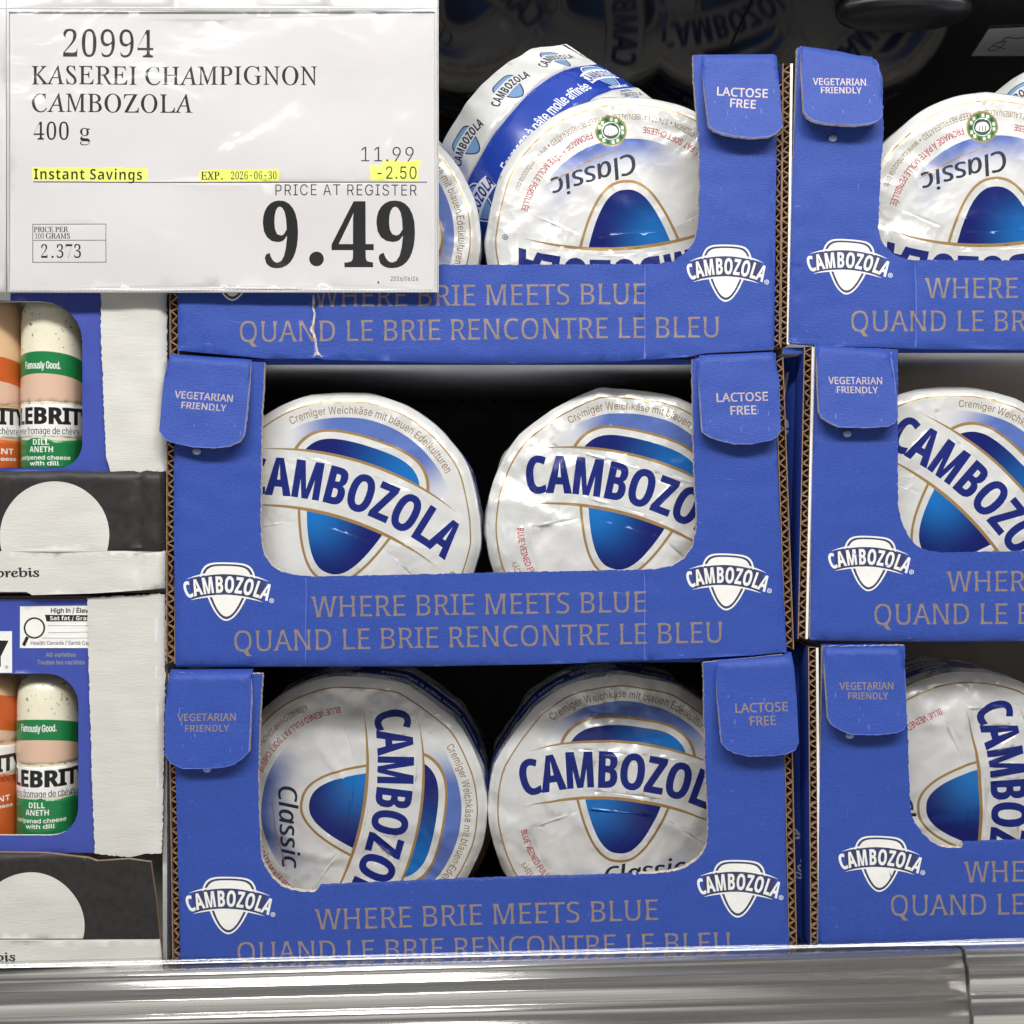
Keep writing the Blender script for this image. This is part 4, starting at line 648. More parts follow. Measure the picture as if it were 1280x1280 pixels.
def wheel(label, px, py, y, theta, seed, lean=0.0, yaw=0.0, quat=None, crush=1.0, floor=None, R=RU, crumple=(0, 0), lid=None, group='cheese wheels in the blue boxes'):
    """a foil-wrapped cheese wheel; px, py = where the printed ring's centre sits, y = its depth"""
    rn = random.Random(seed); so = Vector((rn.uniform(-50, 50), rn.uniform(-50, 50), rn.uniform(-50, 50)))
    th = math.radians(theta); ct, st_ = math.cos(th), math.sin(th)
    flats = [(rn.uniform(0, 2*math.pi), rn.uniform(.008, .034)) for _ in range(8)]
    def edge(a):
        v = 1+.010*noise.noise(Vector((math.cos(a)*1.6, math.sin(a)*1.6, 0))+so)+.005*noise.noise(Vector((math.cos(a)*6, math.sin(a)*6, 3))+so)
        for c, d in flats:
            q = math.cos(a-c)
            lim = 1-d
            if q > .6 and q*v > lim: v = v*.35+.65*lim/q
        return v
    folds = []                                         # sharp straight folds pressed into the wrap
    for i in range(int(26+22*crush)):
        if crumple[1] and i % 2: r_, a_ = rn.uniform(0, .55), rn.uniform(0, 6.283); c_ = (crumple[0][0]+r_*math.cos(a_), crumple[0][1]+r_*math.sin(a_))
        else: r_, a_ = 1.05-.75*rn.random()**2, rn.uniform(0, 6.283); c_ = (r_*math.cos(a_), r_*math.sin(a_))
        o_ = a_+rn.gauss(0, .7) if rn.random() < .55 else rn.uniform(0, 6.283)
        folds.append((c_[0], c_[1], math.cos(o_), math.sin(o_), rn.uniform(.12, .50), rn.uniform(.05, .15), rn.choice((1, 1, -1))*rn.uniform(.004, .011)))
    def crease(x, z):
        p = Vector((x*2.1, z*2.1, 7))+so
        h = .004*max(0, 1-abs(noise.noise(p*3.0))*2.2)**3*(.3+.7*min(1, math.hypot(x, z)))
        for cx_, cz_, tx_, tz_, L_, w_, a_ in folds:
            dx, dz = x-cx_, z-cz_; d = abs(dz*tx_-dx*tz_)
            if d < w_:
                q = abs(dx*tx_+dz*tz_)/L_
                if q < 1: h += a_*(1-d/w_)*(1-q*q)
        return h*crush
    def facept(u, v):
        x, z = u*ct+v*st_, -u*st_+v*ct                 # turn the print clockwise by theta as seen from the front
        r = math.hypot(u, v); a = math.atan2(z, x); e = 1+(edge(a)-1)*min(1, r)**6
        dep = 0.0
        if r > .985: dep = .060*((r-.985)/(RL-.985))**2
        dep += .030*max(0, r-.2)**2*.4
        return Vector((x*e, dep-crease(x, z), z*e))
    def sidept(u, v):
        a = math.pi/2-u/RL; x, z = math.cos(a), math.sin(a)
        e = edge(a)*RL
        bul = .012*math.sin(math.pi*v/TH)
        pl = .012*noise.noise(Vector((u*7, v*2.5, 1))+so)*(1 if (v < .23 or v > .67) else .12)*crush
        rr = e+bul+pl*min(1, max(0, (v-.06)/.05)); 
        return Vector((x*rr, v-.05+.060+.020*.3, z*rr))
    root = thing('cheese_wheel', label, 'cheese', (0, 0, 0), group)
    zc = RL*R*.97
    def fin(p):
        q = Vector((p[0]*R, p[1]*R, p[2]*R+zc))
        return q
    if quat is None:
        rot = Matrix.Rotation(math.radians(yaw), 4, 'Z') @ Matrix.Rotation(-math.radians(lean), 4, 'X')
    else: rot = quat.to_matrix().to_4x4()
    c = P3(px, py, y)
    base = c-rot.to_3x3() @ Vector((0, 0, zc))
    root.matrix_world = Matrix.Translation(base) @ rot
    inv = root.matrix_world.inverted()
    if floor is not None:
        f0 = fin; mw = root.matrix_world.copy()
        def fin(p):
            q = mw @ f0(p)
            if q.z < floor: q.z = floor+.0002*math.sin(q.x*900)
            return inv @ q
    lab = sheet('lid_label', lid or LID_CUT, lambda u, v: fin(facept(u, v)), LID_MATS, root)
    sheet('side_wrap', SIDE_CUT, lambda u, v: fin(sidept(u, v)), SIDE_MATS, root)
    V = [fin(Vector((0, TH+.01, 0)))]; F = []
    n = 72
    for j, (rr, yy) in enumerate(((.6, TH), (1.0, TH), (1.05, TH-.012), (1.0, 0))):
        for i in range(n):
            a = 2*math.pi*i/n
            if j == 3:
                uu = (math.pi/2-a) % (2*math.pi)*RL; V.append(fin(sidept(uu, TH-.03)))
            else: V.append(fin(Vector((math.cos(a)*rr*edge(a), yy, math.sin(a)*rr*edge(a)))))
    for i in range(n): F.append((0, 1+(i+1) % n, 1+i))
    for j in range(3):
        for i in range(n): F.append((1+j*n+i, 1+j*n+(i+1) % n, 1+(j+1)*n+(i+1) % n, 1+(j+1)*n+i))
    link_mesh('foil_back', V, F, [0]*len(F), [M_foil], root)
    return root

# ------------------------------------------------------------------ blue display boxes
DEPTH = .28
def rough(P, amp, rn, step=5.0):
    """a torn or die-cut edge: short steps with a small wander"""
    out = []
    for i in range(len(P)-1):
        a, b = P[i], P[i+1]; L = math.hypot(b[0]-a[0], b[1]-a[1]); n = max(1, int(L/step))
        for j in range(n):
            t = j/n; out.append((a[0]+(b[0]-a[0])*t+rn.uniform(-amp, amp), a[1]+(b[1]-a[1])*t+rn.uniform(-amp, amp)))
    out.append(P[-1]); return out
def display_box(label, b):
    """all numbers are photo pixels on the front plane"""
    rn = random.Random(b['seed']); y0 = b.get('y', 0.0)
    bx = [p[0] for p in b['bottom']]; by = max(p[1] for p in b['bottom'])
    base = P3((min(bx)+max(bx))/2, by, y0); base.y = y0+DEPTH/2
    root = thing('display_box', label, 'display box', base, 'blue cheese display boxes')
    so = Vector((rn.uniform(-9, 9), rn.uniform(-9, 9), 0))
    creases = b.get('creases', [])
    def wav(u, v):
        q = .0011*noise.noise(Vector((u*.006, v*.008, 0))+so)+.00035*noise.noise(Vector((u*.03, v*.05, 2))+so)
        for (x, ya, yb, d) in creases:
            if -yb-4 < v < -ya+4: q += d*math.exp(-((u-x)/3.0)**2)
        q -= .0022*max(0, 1-(u-b['xl'])/7.0)**2*0 
        # rounded folds at the outer edges
        for ex in (b['xl'], b['xr']):
            dd = abs(u-ex)
            if dd < 6: q += .0014*(1-dd/6)**2
        dbt = v+by
        if dbt < 9: q += .0022*(1-max(dbt, 0)/9)**2
        return q
    fr = lambda u, v: P3(u, -v, y0)+Vector((0, wav(u, v), 0))
    bk = lambda u, v: P3(u, -v, y0)+Vector((0, wav(u, v)+.0038, 0))
    inner = rough(b['inner'], .62, rn, 3.6)
    outline = b['left']+inner+b['right']+b['bottom']
    shapes = []
    for x, ya, yb, d in creases:
        shapes.append(([flip(stroke(spl([(x+rn.uniform(-.6, .6), ya+(yb-ya)*i/8) for i in range(9)], 3), 4.0))], 0)); shapes.append(([flip(stroke([(x+rn.uniform(-.6, .6), ya+(yb-ya)*i/8) for i in range(9)], 1.0))], 4))
    for tx in b['texts']:
        s, p0, p1, cp, mi = tx
        for g in text_line(s, 'n', (p0[0], -p0[1]), (p1[0], -p1[1]), cp, track=.026, emb='flare'): shapes.append((g, mi))
    for (x0, x1, ytop, ytip, rotdy) in b['logos']:
        wd = x1-x0; k = wd/2
        cyk = -(ytop+.68*k*((ytip-ytop)/(1.56*k)))
        ang = math.atan2(-rotdy, wd)
        sc = (ytip-ytop)/(1.56*k)
        for cons, mi in small_logo(0, 0, wd, 2, 3, 2):
            ca, sa = math.cos(ang), math.sin(ang)
            shapes.append(([[((x0+x1)/2+x*ca-y*sc*sa, cyk+x*sa+y*sc*ca) for x, y in c] for c in cons], mi))
        for g in text_size('®', 'i', (x1+1, -(ytop+.72*(ytip-ytop))), 7.5): shapes.append((g, 2))
    for con, mi in b.get('marks', []): shapes.append(([flip(con)], mi))
    for k in range(34):     # rub marks from stacking
        q = (rn.uniform(b['xl']+4, min(b['xr'], 1300)-4), rn.uniform(b['ytop']+8, by-4)); an_ = rn.gauss(0, .35)+(1.57 if rn.random() < .35 else 0); L_ = rn.uniform(2, 10)
        shapes.append(([flip(stroke([(q[0]-L_*math.cos(an_), q[1]-L_*math.sin(an_)), (q[0], q[1]+rn.uniform(-1, 1)), (q[0]+L_*math.cos(an_), q[1]+L_*math.sin(an_))], taper(rn.uniform(.5, 1.3))))], 7 if k % 5 else 4))
    for k in range(8):      # whitened corners and bottom fold
        e = rn.choice(b['bottom']+b['left'][:1]); q = (e[0]+rn.uniform(-9, 9), e[1]-rn.uniform(0, 5)); L_ = rn.uniform(3, 11)
        shapes.append(([flip(stroke([(q[0]-L_, q[1]+rn.uniform(-1, 1)), (q[0], q[1]+rn.uniform(-1.2, 1.2)), (q[0]+L_, q[1]+rn.uniform(-1, 1))], taper(rn.uniform(.8, 1.8))))], 4))
    for k in range(16):     # lifted white fibres along the die-cut
        e = rn.choice(inner); an_ = rn.uniform(0, 6.28); L_ = rn.uniform(1.5, 4.5)
        shapes.append(([flip(stroke([(e[0]-L_*math.cos(an_), e[1]-L_*math.sin(an_)), (e[0]+L_*math.cos(an_), e[1]+L_*math.sin(an_))], taper(1.4)))], 5))
    # small scuffs along the folds
    for k in range(26):
        e = rn.choice(inner); q = (e[0]+rn.uniform(-1.5, 1.5), -e[1]+rn.uniform(-1.5, 1.5))
        shapes.append(([circle(q[0], q[1], rn.uniform(.4, 1.1), 6, rn.uniform(.4, 1.6))], 4))
    cut = cut_sheet([flip(outline)], shapes, 9.0, b['seed'], eps=2e-3)
    ob = b['sill']
    def em(p, q):
        x, yv = (p[0]+q[0])/2, -(p[1]+q[1])/2
        if ob[0] < x < ob[1] and abs(yv-ob[2]) < 8: return 0
        if yv > by-14: return 0
        return 5
    mats = [M_blue, M_gold, M_white, M_indigo, M_bworn, M_edge, M_kraft, M_rub]
    sheet('front_panel', cut, fr, mats, root, bk, em, base, 6)
    # closure flaps folded down over the pillars
    for f in b['flaps']:
        fo = f['outline']; top = min(p[1] for p in fo); bot = max(p[1] for p in fo); lx = min(p[0] for p in fo); rx = max(p[0] for p in fo)
        def fp(u, v, d=0.0, top=top, bot=bot, f=f):
            t = (-v-top); h = bot-top
            ty = f['top'][0]+(f['top'][1]-f['top'][0])*(u-lx)/(rx-lx); t2 = -v-ty
            yy = y0-.0022-f.get('lift', .0050)*(max(t, 0)/h)**1.4
            if t2 < 9: yy += .0058*(1-max(t2, 0)/9)**2
            yy += .0005*noise.noise(Vector((u*.03, v*.03, 5))+so)
            return P3(u, -v, y0)*1.0+Vector((0, yy-y0+d, 0))
        sh = []
        for s, p0, p1, cp in f['texts']:
            for g in text_line(s, 'n', (p0[0], -p0[1]), (p1[0], -p1[1]), cp, track=.015, emb=(.028, .018)): sh.append((g, 1))
        for k in range(7): sh.append(([circle(rn.uniform(lx+8, rx-8), -rn.uniform(top+50, bot-8), rn.uniform(.4, .9), 6, rn.uniform(1.0, 4.5))], 2))
        n_ = len(fo); rim = rough(fo[f['cut'][0]:f['cut'][1]], .35, rn); fo2 = fo[:f['cut'][0]]+rim+fo[f['cut'][1]:]
        sh.append(([flip(stroke(fo[f['cut'][0]:f['cut'][1]], 1.6))], 2))
        c2 = cut_sheet([flip(fo2)], sh, 6.0, b['seed']+3, eps=2e-3)
        sheet('closure_flap', c2, fp, [M_blue, M_gold if b['seed'] in (13, 16) else M_pink, M_bworn, M_edge, M_kraft], root, lambda u, v, fp=fp: fp(u, v, .0030), lambda p, q, f=f: 0 if -(p[1]+q[1])/2 < top+12 else 3, base, 4)  # bottom boxes get darker flap print, their dimmer light put into the ink
        # glue dot under the flap
        if 'dot' in f:
            c = P3(f['dot'][0], f['dot'][1], y0)+Vector((0, -.0002, 0)); V = []; F = []
            for j in range(5):
                for i in range(10):
                    aa = 2*math.pi*i/10; rr = .0019*math.cos(j/4*1.5); V.append(c+Vector((math.cos(aa)*rr*1.2, -.0012*math.sin(j/4*1.5), math.sin(aa)*rr))-base)
            for j in range(4):
                for i in range(10): F.append((j*10+i, j*10+(i+1) % 10, (j+1)*10+(i+1) % 10, (j+1)*10+i))
            link_mesh('glue_dot', V, F, [0]*len(F), [M_glue], root)
    # side walls of corrugated board, their fluted edge to the front
    for sd in b['sides']:
        (xa, ya_), (xb, yb_) = sd['top'], sd['bot']; wd = sd['w']; m = Mb(); dn = sd.get('y', .0015)
        def sp_(t, o, dy):       # t 0..1 downwards, o 0..1 across
            x = xa+(xb-xa)*t+o*wd; yv = ya_+(yb_-ya_)*t
            p = P3(x, yv, y0); p.y += dn+dy; return p
        outer = sd['outer']      # 0: outside is the left liner, 1: right liner
        for o0, o1, mo in ((0.0, .10, 0 if outer == 0 else 1), (.76 if sd.get('double') else .90, 1.0, 0 if outer == 1 else 1)):
            p = [sp_(1, o0, 0), sp_(1, o1, 0), sp_(1, o1, DEPTH), sp_(1, o0, DEPTH), sp_(0, o0, 0), sp_(0, o1, 0), sp_(0, o1, DEPTH), sp_(0, o0, DEPTH)]
            m.hexa(p, [1, 1, 3 if sd.get('double') and o0 > .5 else 2, 1 if mo or outer == 0 else 0, 1, 1 if mo or outer == 1 else 0])
        for lay, (a0, a1) in enumerate(((.10, .90), (.12, .88))):
            L = yb_-ya_; per = 12.5; n = int(L/per*2); prev = None
            for i in range(n+1):
                crush_ = .30*max(0, noise.noise(Vector((i*.23, sd['w'], b['seed']))))
                o = a0+crush_ if (i+lay) % 2 else a1-crush_
                o += rn.uniform(-.07, .07); t = min(max((i+rn.uniform(-.22, .22))/n, 0), 1)
                dz = .0035*lay+rn.uniform(0, .0006)
                cur = (sp_(t, o, dz), sp_(min(t+rn.uniform(1.5, 2.3)/L, 1), o, dz+.0002))
                if prev is not None:
                    p_, q_ = prev; c_, d_ = cur; B = Vector((0, .006, 0))
                    m.quad(q_, d_, c_, p_, 2); m.quad(p_, c_, c_+B, p_+B, 1); m.quad(d_, q_, q_+B, d_+B, 1)
                prev = cur
        # dark hollow behind the flutes is simply the board's inside
        p0, p1, p2, p3 = sp_(1, 0, .011), sp_(1, 1, .011), sp_(0, 1, .011), sp_(0, 0, .011); m.quad(p0, p1, p2, p3, 1)
        m.quad(sp_(0, 0, .0), sp_(0, 1, .0), sp_(0, 1, DEPTH), sp_(0, 0, DEPTH), 1)
        so_ = m.obj('side_wall', [M_blue, M_kraft, M_wave, M_white], root, base)
    # bottom board and back wall
    m = Mb(); l0 = P3(b['xl']-8, b['ybot'], y0); r0 = P3(b['xr']+8, b['ybot'], y0)
    m.box(l0.x, r0.x, y0+.004, y0+DEPTH, l0.z, l0.z+.0028, [0, 1, 3, 0, 0, 0])
    if b.get('origin'):     # maker's country printed on the underside, tops of the letters to the front
        s_, xa, xb, dep, cp = b['origin']
        cu = cut_sheet([rect(xb-.01, dep-.01, xa+.01, dep+cp+.01)], [(g, 1) for g in text_line(s_, 'n', (xa, dep+cp), (xb, dep+cp), cp)], .02, 1, eps=1e-6)
        i0 = len(m.V); m.V += [Vector((u, v, l0.z-.0002)) for u, v in cu[0]]
        for t, q in zip(cu[1], cu[2]):
            if q == 1: m.F.append((i0+t[0], i0+t[2], i0+t[1])); m.M.append(2)
    o = m.obj('bottom_board', [M_grey, M_kraft, M_black, M_blue], root, base)
    m = Mb(); tz = P3(0, b['ytop']+(7 if b['seed'] not in (11, 14) else 90), y0).z
    m.box(l0.x+.006, r0.x-.006, y0+DEPTH-.0055, y0+DEPTH-.0015, l0.z+.0035, tz, [1, 1, 1, 0, 0, 0]); m.obj('back_wall', [M_blue, M_inside], root, base)
    for sf in b.get('shoulders', []):
        sh = []
        for s, p0, p1, cp in sf['texts']:
            for g in text_line(s, 'i', (p0[0], -p0[1]), (p1[0], -p1[1]), cp, emb=(.02, .02)): sh.append((g, 1))
        c3 = cut_sheet([flip(sf['outline'])], sh, 8.0, 3, eps=2e-3)
        xr_ = max(p[0] for p in sf['outline']); xl_ = min(p[0] for p in sf['outline'])
        def fs(u, v, d=0.0):
            return P3(u, -v, y0+sf['y'])+Vector((0, .020*((xr_-u)/(xr_-xl_))**2+d, 0))
        sheet('side_flap', c3, fs, [M_blue, M_faded, M_edge], root, lambda u, v: fs(u, v, .0015), 2, base, 0)
    return root
M_glue = mat('dried_glue', (.30, .36, .58), .25, 0, .6)
M_faded = mat('faded_white_print', (.66, .69, .76), .5)

# ------------------------------------------------------------------ the shelf
DECK_Z = P3(0, 1206, 0).z
m = Mb(); m.box(-.75, .75, .0035, .45, DECK_Z-.012, DECK_Z-.0008, 0)
structure(m.obj('shelf_floor', [mat('dark_shelf_steel', (.05, .05, .055), .4, .3)]))
M_bgloss = mat('black_gloss_plastic', (.010, .010, .011), .07, 0, 1.0, bump=.03, bscale=(5, 5, 5), bdist=.01)
M_bmatte = mat('black_matte_plastic', (.008, .008, .009), .5)
CEIL = .300                                        # underside of the shelf above, over the camera's height
bp = thing('cooler_back_panel', 'matte black upright panel at the back of the cooler behind the boxes', 'panel', (0, .452, DECK_Z))
m = Mb(); m.box(-.80, .80, 0, .012, 0, .60, 0); m.obj('panel_sheet', [M_bmatte], bp)
up = thing('upper_shelf', 'glossy black underside of the shelf above, mirroring cheese wheels, at the top of the frame', 'shelf', (0, .25, CZ+CEIL))
m = Mb(); m.box(-.80, .1395, -.185, .21, 0, .012, 0); m.box(.1415, .80, -.185, .21, 0, .012, 0); m.obj('shelf_sheet', [M_bgloss], up)
m = Mb(); m.box(-.80, .80, -.187, -.1855, -.006, .02, 0); m.obj('front_lip', [M_bmatte], up)
M_disc = mat('disc_black', (.006, .006, .007), .3)
area('added_wheel_fill', (0, .070, CZ+CEIL-.012), (0, .33, CZ+.20), 1.2, .008, .30, (1, .98, .95))  # added fill light to brighten the rear wheels, no lamp is seen here
kt = thing('reflection_disc', 'round black disc under the upper shelf, standing in for a dark reflection', 'disc', (.232, .112, CZ+CEIL-.0005))  # added black disc in place of a dark round reflection on the shelf
V = []; F = []
for j, (r_, z_) in enumerate(((0, -.008), (.030, -.008), (.038, -.006), (.040, -.003), (.040, 0))):
    for i in range(48):
        a = 2*math.pi*i/48; V.append((r_*math.cos(a), r_*math.sin(a)*.6, z_))
for j in range(4):
    for i in range(48): F.append((j*48+i, j*48+(i+1) % 48, (j+1)*48+(i+1) % 48, (j+1)*48+i))
link_mesh('dark_disc', V, F, [0]*len(F), [M_disc], kt)
cc = cut_sheet([flip([(1214, 70), (1236, 36), (1300, 33), (1300, 70)])],
               [([flip(stroke(spl([(1252, 54), (1258, 47), (1272, 48), (1290, 45)], 6), 1.3))], 1), ([flip(stroke(spl([(1234, 63), (1246, 54), (1258, 52), (1246, 62), (1236, 63)], 6), 1.1))], 1), ([flip(stroke([(1240, 57), (1256, 61)], 1.0))], 1)], 8, 2, eps=2e-3)
M_gcard = mat('grey_card', (.42, .42, .45), .5)
def PC(px, py, dz):                                 # a point on the shelf's underside under photo pixel px, py
    h = CEIL-dz; y = D*h/((640-py)*S)-D; return P3(px, py, y)
sc_ = thing('notice_sticker', 'small grey sticker with a thin line sketch under the upper shelf, top right', 'sticker', PC(1256, 70, .0008))
sheet('sticker_sheet', cc, lambda u, v: PC(u, -v, .0010), [M_gcard, M_bmatte], sc_, lambda u, v: PC(u, -v, .0004), 0, PC(1256, 70, .0008), 0)

# ------------------------------------------------------------------ the six boxes
def wline(x0, yl, x1, yr, cap): return ('WHERE BRIE MEETS BLUE', (x0, yl), (x1, yr), cap, 1)
def qline(x0, yl, x1, yr, cap): return ('QUAND LE BRIE RENCONTRE LE BLEU', (x0, yl), (x1, yr), cap, 1)
BOX = {}
BOX['TL'] = dict(seed=11, origin=('CANADA', .055, -.135, .19, .022), xl=221, xr=969, ytop=66, ybot=455,
    left=[(222, 438), (221, 240), (221, 70)],
    inner=[(221, 70), (327, 72), (326, 190), (324, 300), (330, 318), (345, 327), (362, 330), (392, 331), (640, 331), (800, 330), (822, 330), (842, 326), (858, 314), (868, 301), (872, 286), (874, 240), (874, 190), (870, 135), (867, 100), (866, 69)],
    right=[(969, 66), (971, 180), (968, 436)], bottom=[(966, 437), (884, 441), (860, 446), (778, 451), (640, 454), (560, 453), (450, 450), (404, 449), (396, 447), (386, 448), (332, 448), (224, 438)],
    creases=[(392, 332, 446, .0012), (806, 331, 448, .0004)], sill=(345, 842, 330),
    texts=[wline(393, 383.5, 808, 380, 26), qline(298, 427.5, 901, 421.5, 26)],
    logos=[(242, 340, 303, 376, 2), (862, 954, 306, 377, 2)],
    marks=[([(391, 366), (393.5, 378), (392, 384), (394.5, 392), (392.5, 402), (390, 411), (393, 416), (395.5, 424), (396, 432), (398, 440), (404, 447), (396, 443), (390, 446), (394, 439), (393, 428), (391, 419), (387, 412), (390, 404), (391.5, 392), (389.5, 381)], 5)],
    flaps=[dict(outline=[(876, 66), (972, 67), (972.5, 120), (974, 164), (968, 172), (957, 177), (937, 179), (915, 177), (899, 173), (889, 169), (883, 163), (880, 130)], top=(65, 66), cut=(3, 11), lift=.0065,
        texts=[('LACTOSE', (893, 123), (957.5, 126.5), 11), ('FREE', (909, 138), (942, 141), 11)])],
    sides=[dict(top=(210, 80), bot=(211, 444), w=11.5, outer=0), dict(top=(970, 100), bot=(967, 434), w=10.5, outer=1)])
BOX['ML'] = dict(seed=12, xl=217, xr=980, ytop=441, ybot=829,
    left=[(218.5, 834), (216.5, 640), (217, 446)],
    inner=[(217, 446), (331, 453), (330, 480), (327.5, 512), (326, 600), (325.5, 655), (327, 682), (331, 694), (340, 707), (352, 715), (366, 719), (380, 720.5), (394, 721), (640, 715.5), (800, 712.5), (822, 711.5), (840, 707), (855, 698), (866, 682), (870, 662), (871, 646), (868, 597), (866, 520), (865, 449)],
    right=[(970, 441), (971, 557), (977, 690), (983.5, 812)], bottom=[(983, 815), (942, 819), (860, 823), (700, 830), (540, 833.5), (380, 834), (219, 834.5)],
    creases=[(382, 722, 832, .0005), (806, 713, 825, .0005)], sill=(352, 842, 716),
    texts=[wline(390, 771.5, 809, 765, 26), qline(291, 814.5, 905, 803, 26)],
    logos=[(233, 335, 703, 776, 3), (861.5, 957.5, 692, 763, 5)],
    flaps=[dict(outline=[(211, 441), (315, 447), (313, 490), (311, 520), (308, 546), (303, 553), (290, 559), (270, 561), (245, 559.5), (222, 555), (211, 550), (203.5, 540), (205.5, 490)], top=(440, 447), cut=(1, 12), lift=.0050, dot=(246, 564),
        texts=[('VEGETARIAN', (221, 498), (294, 503.5), 8.7), ('FRIENDLY', (228.7, 511), (285, 515), 8.0)]),
      dict(outline=[(871.5, 441), (968, 437), (972.5, 475), (973, 538), (969, 546), (960, 551.5), (937, 556), (915, 556), (899, 552), (886, 548), (875.5, 541), (873, 490)], top=(441, 437), cut=(3, 12), lift=.0045,
        texts=[('LACTOSE', (893, 503.5), (958.5, 501.5), 10.8), ('FREE', (910, 519.5), (944, 518.5), 10.8)])],
    sides=[dict(top=(207, 446), bot=(206.5, 830), w=11.5, outer=0), dict(top=(969, 446), bot=(982.5, 812), w=11, outer=1)])
BOX['BL'] = dict(seed=13, xl=221, xr=985, ytop=820, ybot=1204,
    left=[(225, 1205), (220, 1000), (214, 841)],
    inner=[(214, 841), (328, 842), (326, 880), (323, 960), (323, 1000), (325, 1045), (326, 1070), (331, 1082), (340, 1096), (352, 1107), (365, 1112), (380, 1114), (394, 1114.5), (400, 1107.5), (640, 1098), (780, 1094), (836, 1090), (854, 1085.5), (868, 1077), (878, 1067), (883, 1057), (885.5, 1035), (884, 990), (881.5, 953), (880, 880), (879, 828)],
    right=[(978, 818), (980, 935), (984.7, 1141), (988, 1196)], bottom=[(988, 1197), (800, 1203), (500, 1206), (228, 1206)],
    creases=[], sill=(400, 842, 1101),
    texts=[wline(395, 1162, 824, 1150, 26), qline(295, 1203, 915, 1190, 25)],
    logos=[(236, 337, 1096, 1167.5, 3), (875, 972, 1075, 1147, 4)],
    flaps=[dict(outline=[(211, 838), (314.5, 837), (316, 880), (314.5, 937), (306, 946), (297, 952), (284, 956), (258, 957.5), (232, 957), (218, 951), (210, 939), (208.5, 890)], top=(838, 837), cut=(1, 11), lift=.0048, dot=(259, 961),
        texts=[('VEGETARIAN', (224.7, 899.5), (298, 898.8), 8.7), ('FRIENDLY', (233.6, 912.6), (289, 912), 8.0)]),
      dict(outline=[(894.5, 823), (991, 816), (993.5, 870), (994.5, 924), (990, 934), (978, 939), (962, 941), (932, 942), (915, 938), (905, 933), (899, 926), (895.5, 880)], top=(823, 816), cut=(3, 12), lift=.0055,
        texts=[('LACTOSE', (916, 889), (983, 886.8), 11), ('FREE', (934, 904.5), (967.5, 903.5), 11)])],
    sides=[dict(top=(209, 842), bot=(214.5, 1203), w=11.5, outer=0), dict(top=(979, 838), bot=(987, 1196), w=10.5, outer=1)])
BOX['TR'] = dict(seed=14, xl=989, xr=1726, ytop=58, ybot=440,
    left=[(986, 427), (990, 240), (997, 59)],
    inner=[(997, 59), (1090, 72), (1098, 84), (1103, 96), (1104.5, 160), (1102, 200), (1100, 240), (1098, 284), (1101, 298), (1107, 309), (1118, 318), (1132, 323.5), (1147, 325), (1400, 325), (1570, 325), (1600, 318), (1618, 298), (1622, 240), (1624, 64)],
    right=[(1726, 64), (1722, 440)], bottom=[(1720, 441), (1280, 437), (1146, 435.5), (1050, 433), (988, 428.5)],
    creases=[(1145, 327, 433, .0006)], sill=(1120, 1600, 325),
    texts=[wline(1157, 373, 1572, 370, 25.5), qline(1062, 414.5, 1664, 412, 26)],
    logos=[(1012, 1108.5, 299, 368, 6), (1620, 1716, 299, 368, 0)],
    flaps=[dict(outline=[(1001, 57), (1047, 60), (1092, 70), (1096, 84), (1097, 151), (1092, 157), (1082, 161), (1063, 163.5), (1025, 161), (1012, 157.5), (1005, 153), (1000.5, 145), (1000, 100)], top=(54, 71), cut=(2, 12), lift=.0065, dot=(1041, 173),
        texts=[('VEGETARIAN', (1013.5, 110), (1080, 111), 8.7), ('FRIENDLY', (1022, 121), (1073, 121.5), 8.0)])],
    sides=[dict(top=(979, 78), bot=(974.5, 430), w=13, outer=0, double=True)],
    shoulders=[])
BOX['MR'] = dict(seed=15, xl=1016, xr=1750, ytop=428, ybot=800,
    left=[(1012.5, 800), (1015, 620), (1019, 429)],
    inner=[(1019, 429), (1122, 437), (1122.5, 480), (1122, 560), (1122.5, 630), (1128, 654), (1136, 671), (1146, 682), (1160, 688), (1183, 691), (1400, 686), (1590, 684), (1620, 676), (1640, 650), (1642, 560), (1644, 436)],
    right=[(1750, 436), (1746, 800)], bottom=[(1745, 801), (1280, 802), (1140, 802.5), (1014, 801)],
    creases=[], sill=(1150, 1600, 688),
    texts=[wline(1185, 739.6, 1600, 737, 25.5), qline(1091, 781, 1694, 778, 26)],
    logos=[(1039, 1135.5, 670, 739, 5), (1650, 1746, 670, 739, 0)],
    flaps=[dict(outline=[(1021, 428), (1066, 430), (1112.6, 436), (1116, 480), (1117.5, 522), (1113, 530), (1104, 534.5), (1080, 536), (1044, 535), (1033, 530), (1024, 524), (1020, 516), (1019.5, 470)], top=(427, 436), cut=(2, 12), lift=.0052, dot=(1059, 542),
        texts=[('VEGETARIAN', (1033, 481), (1100.5, 481.3), 8.7), ('FRIENDLY', (1042, 492.3), (1093.6, 492.6), 8.0)])],
    sides=[dict(top=(1006, 433), bot=(998, 799), w=13, outer=0, double=True)],
    shoulders=[dict(y=.016, outline=[(976, 800), (974, 560), (974, 452), (979, 442), (990, 437), (1008, 437), (1006, 620), (1000, 800)], texts=[('/', (980, 506), (990, 506), 40), ('e', (977, 543), (990, 543), 30), ('e', (979, 705), (988, 705), 17), ('6', (980, 760), (989, 760), 15)])])
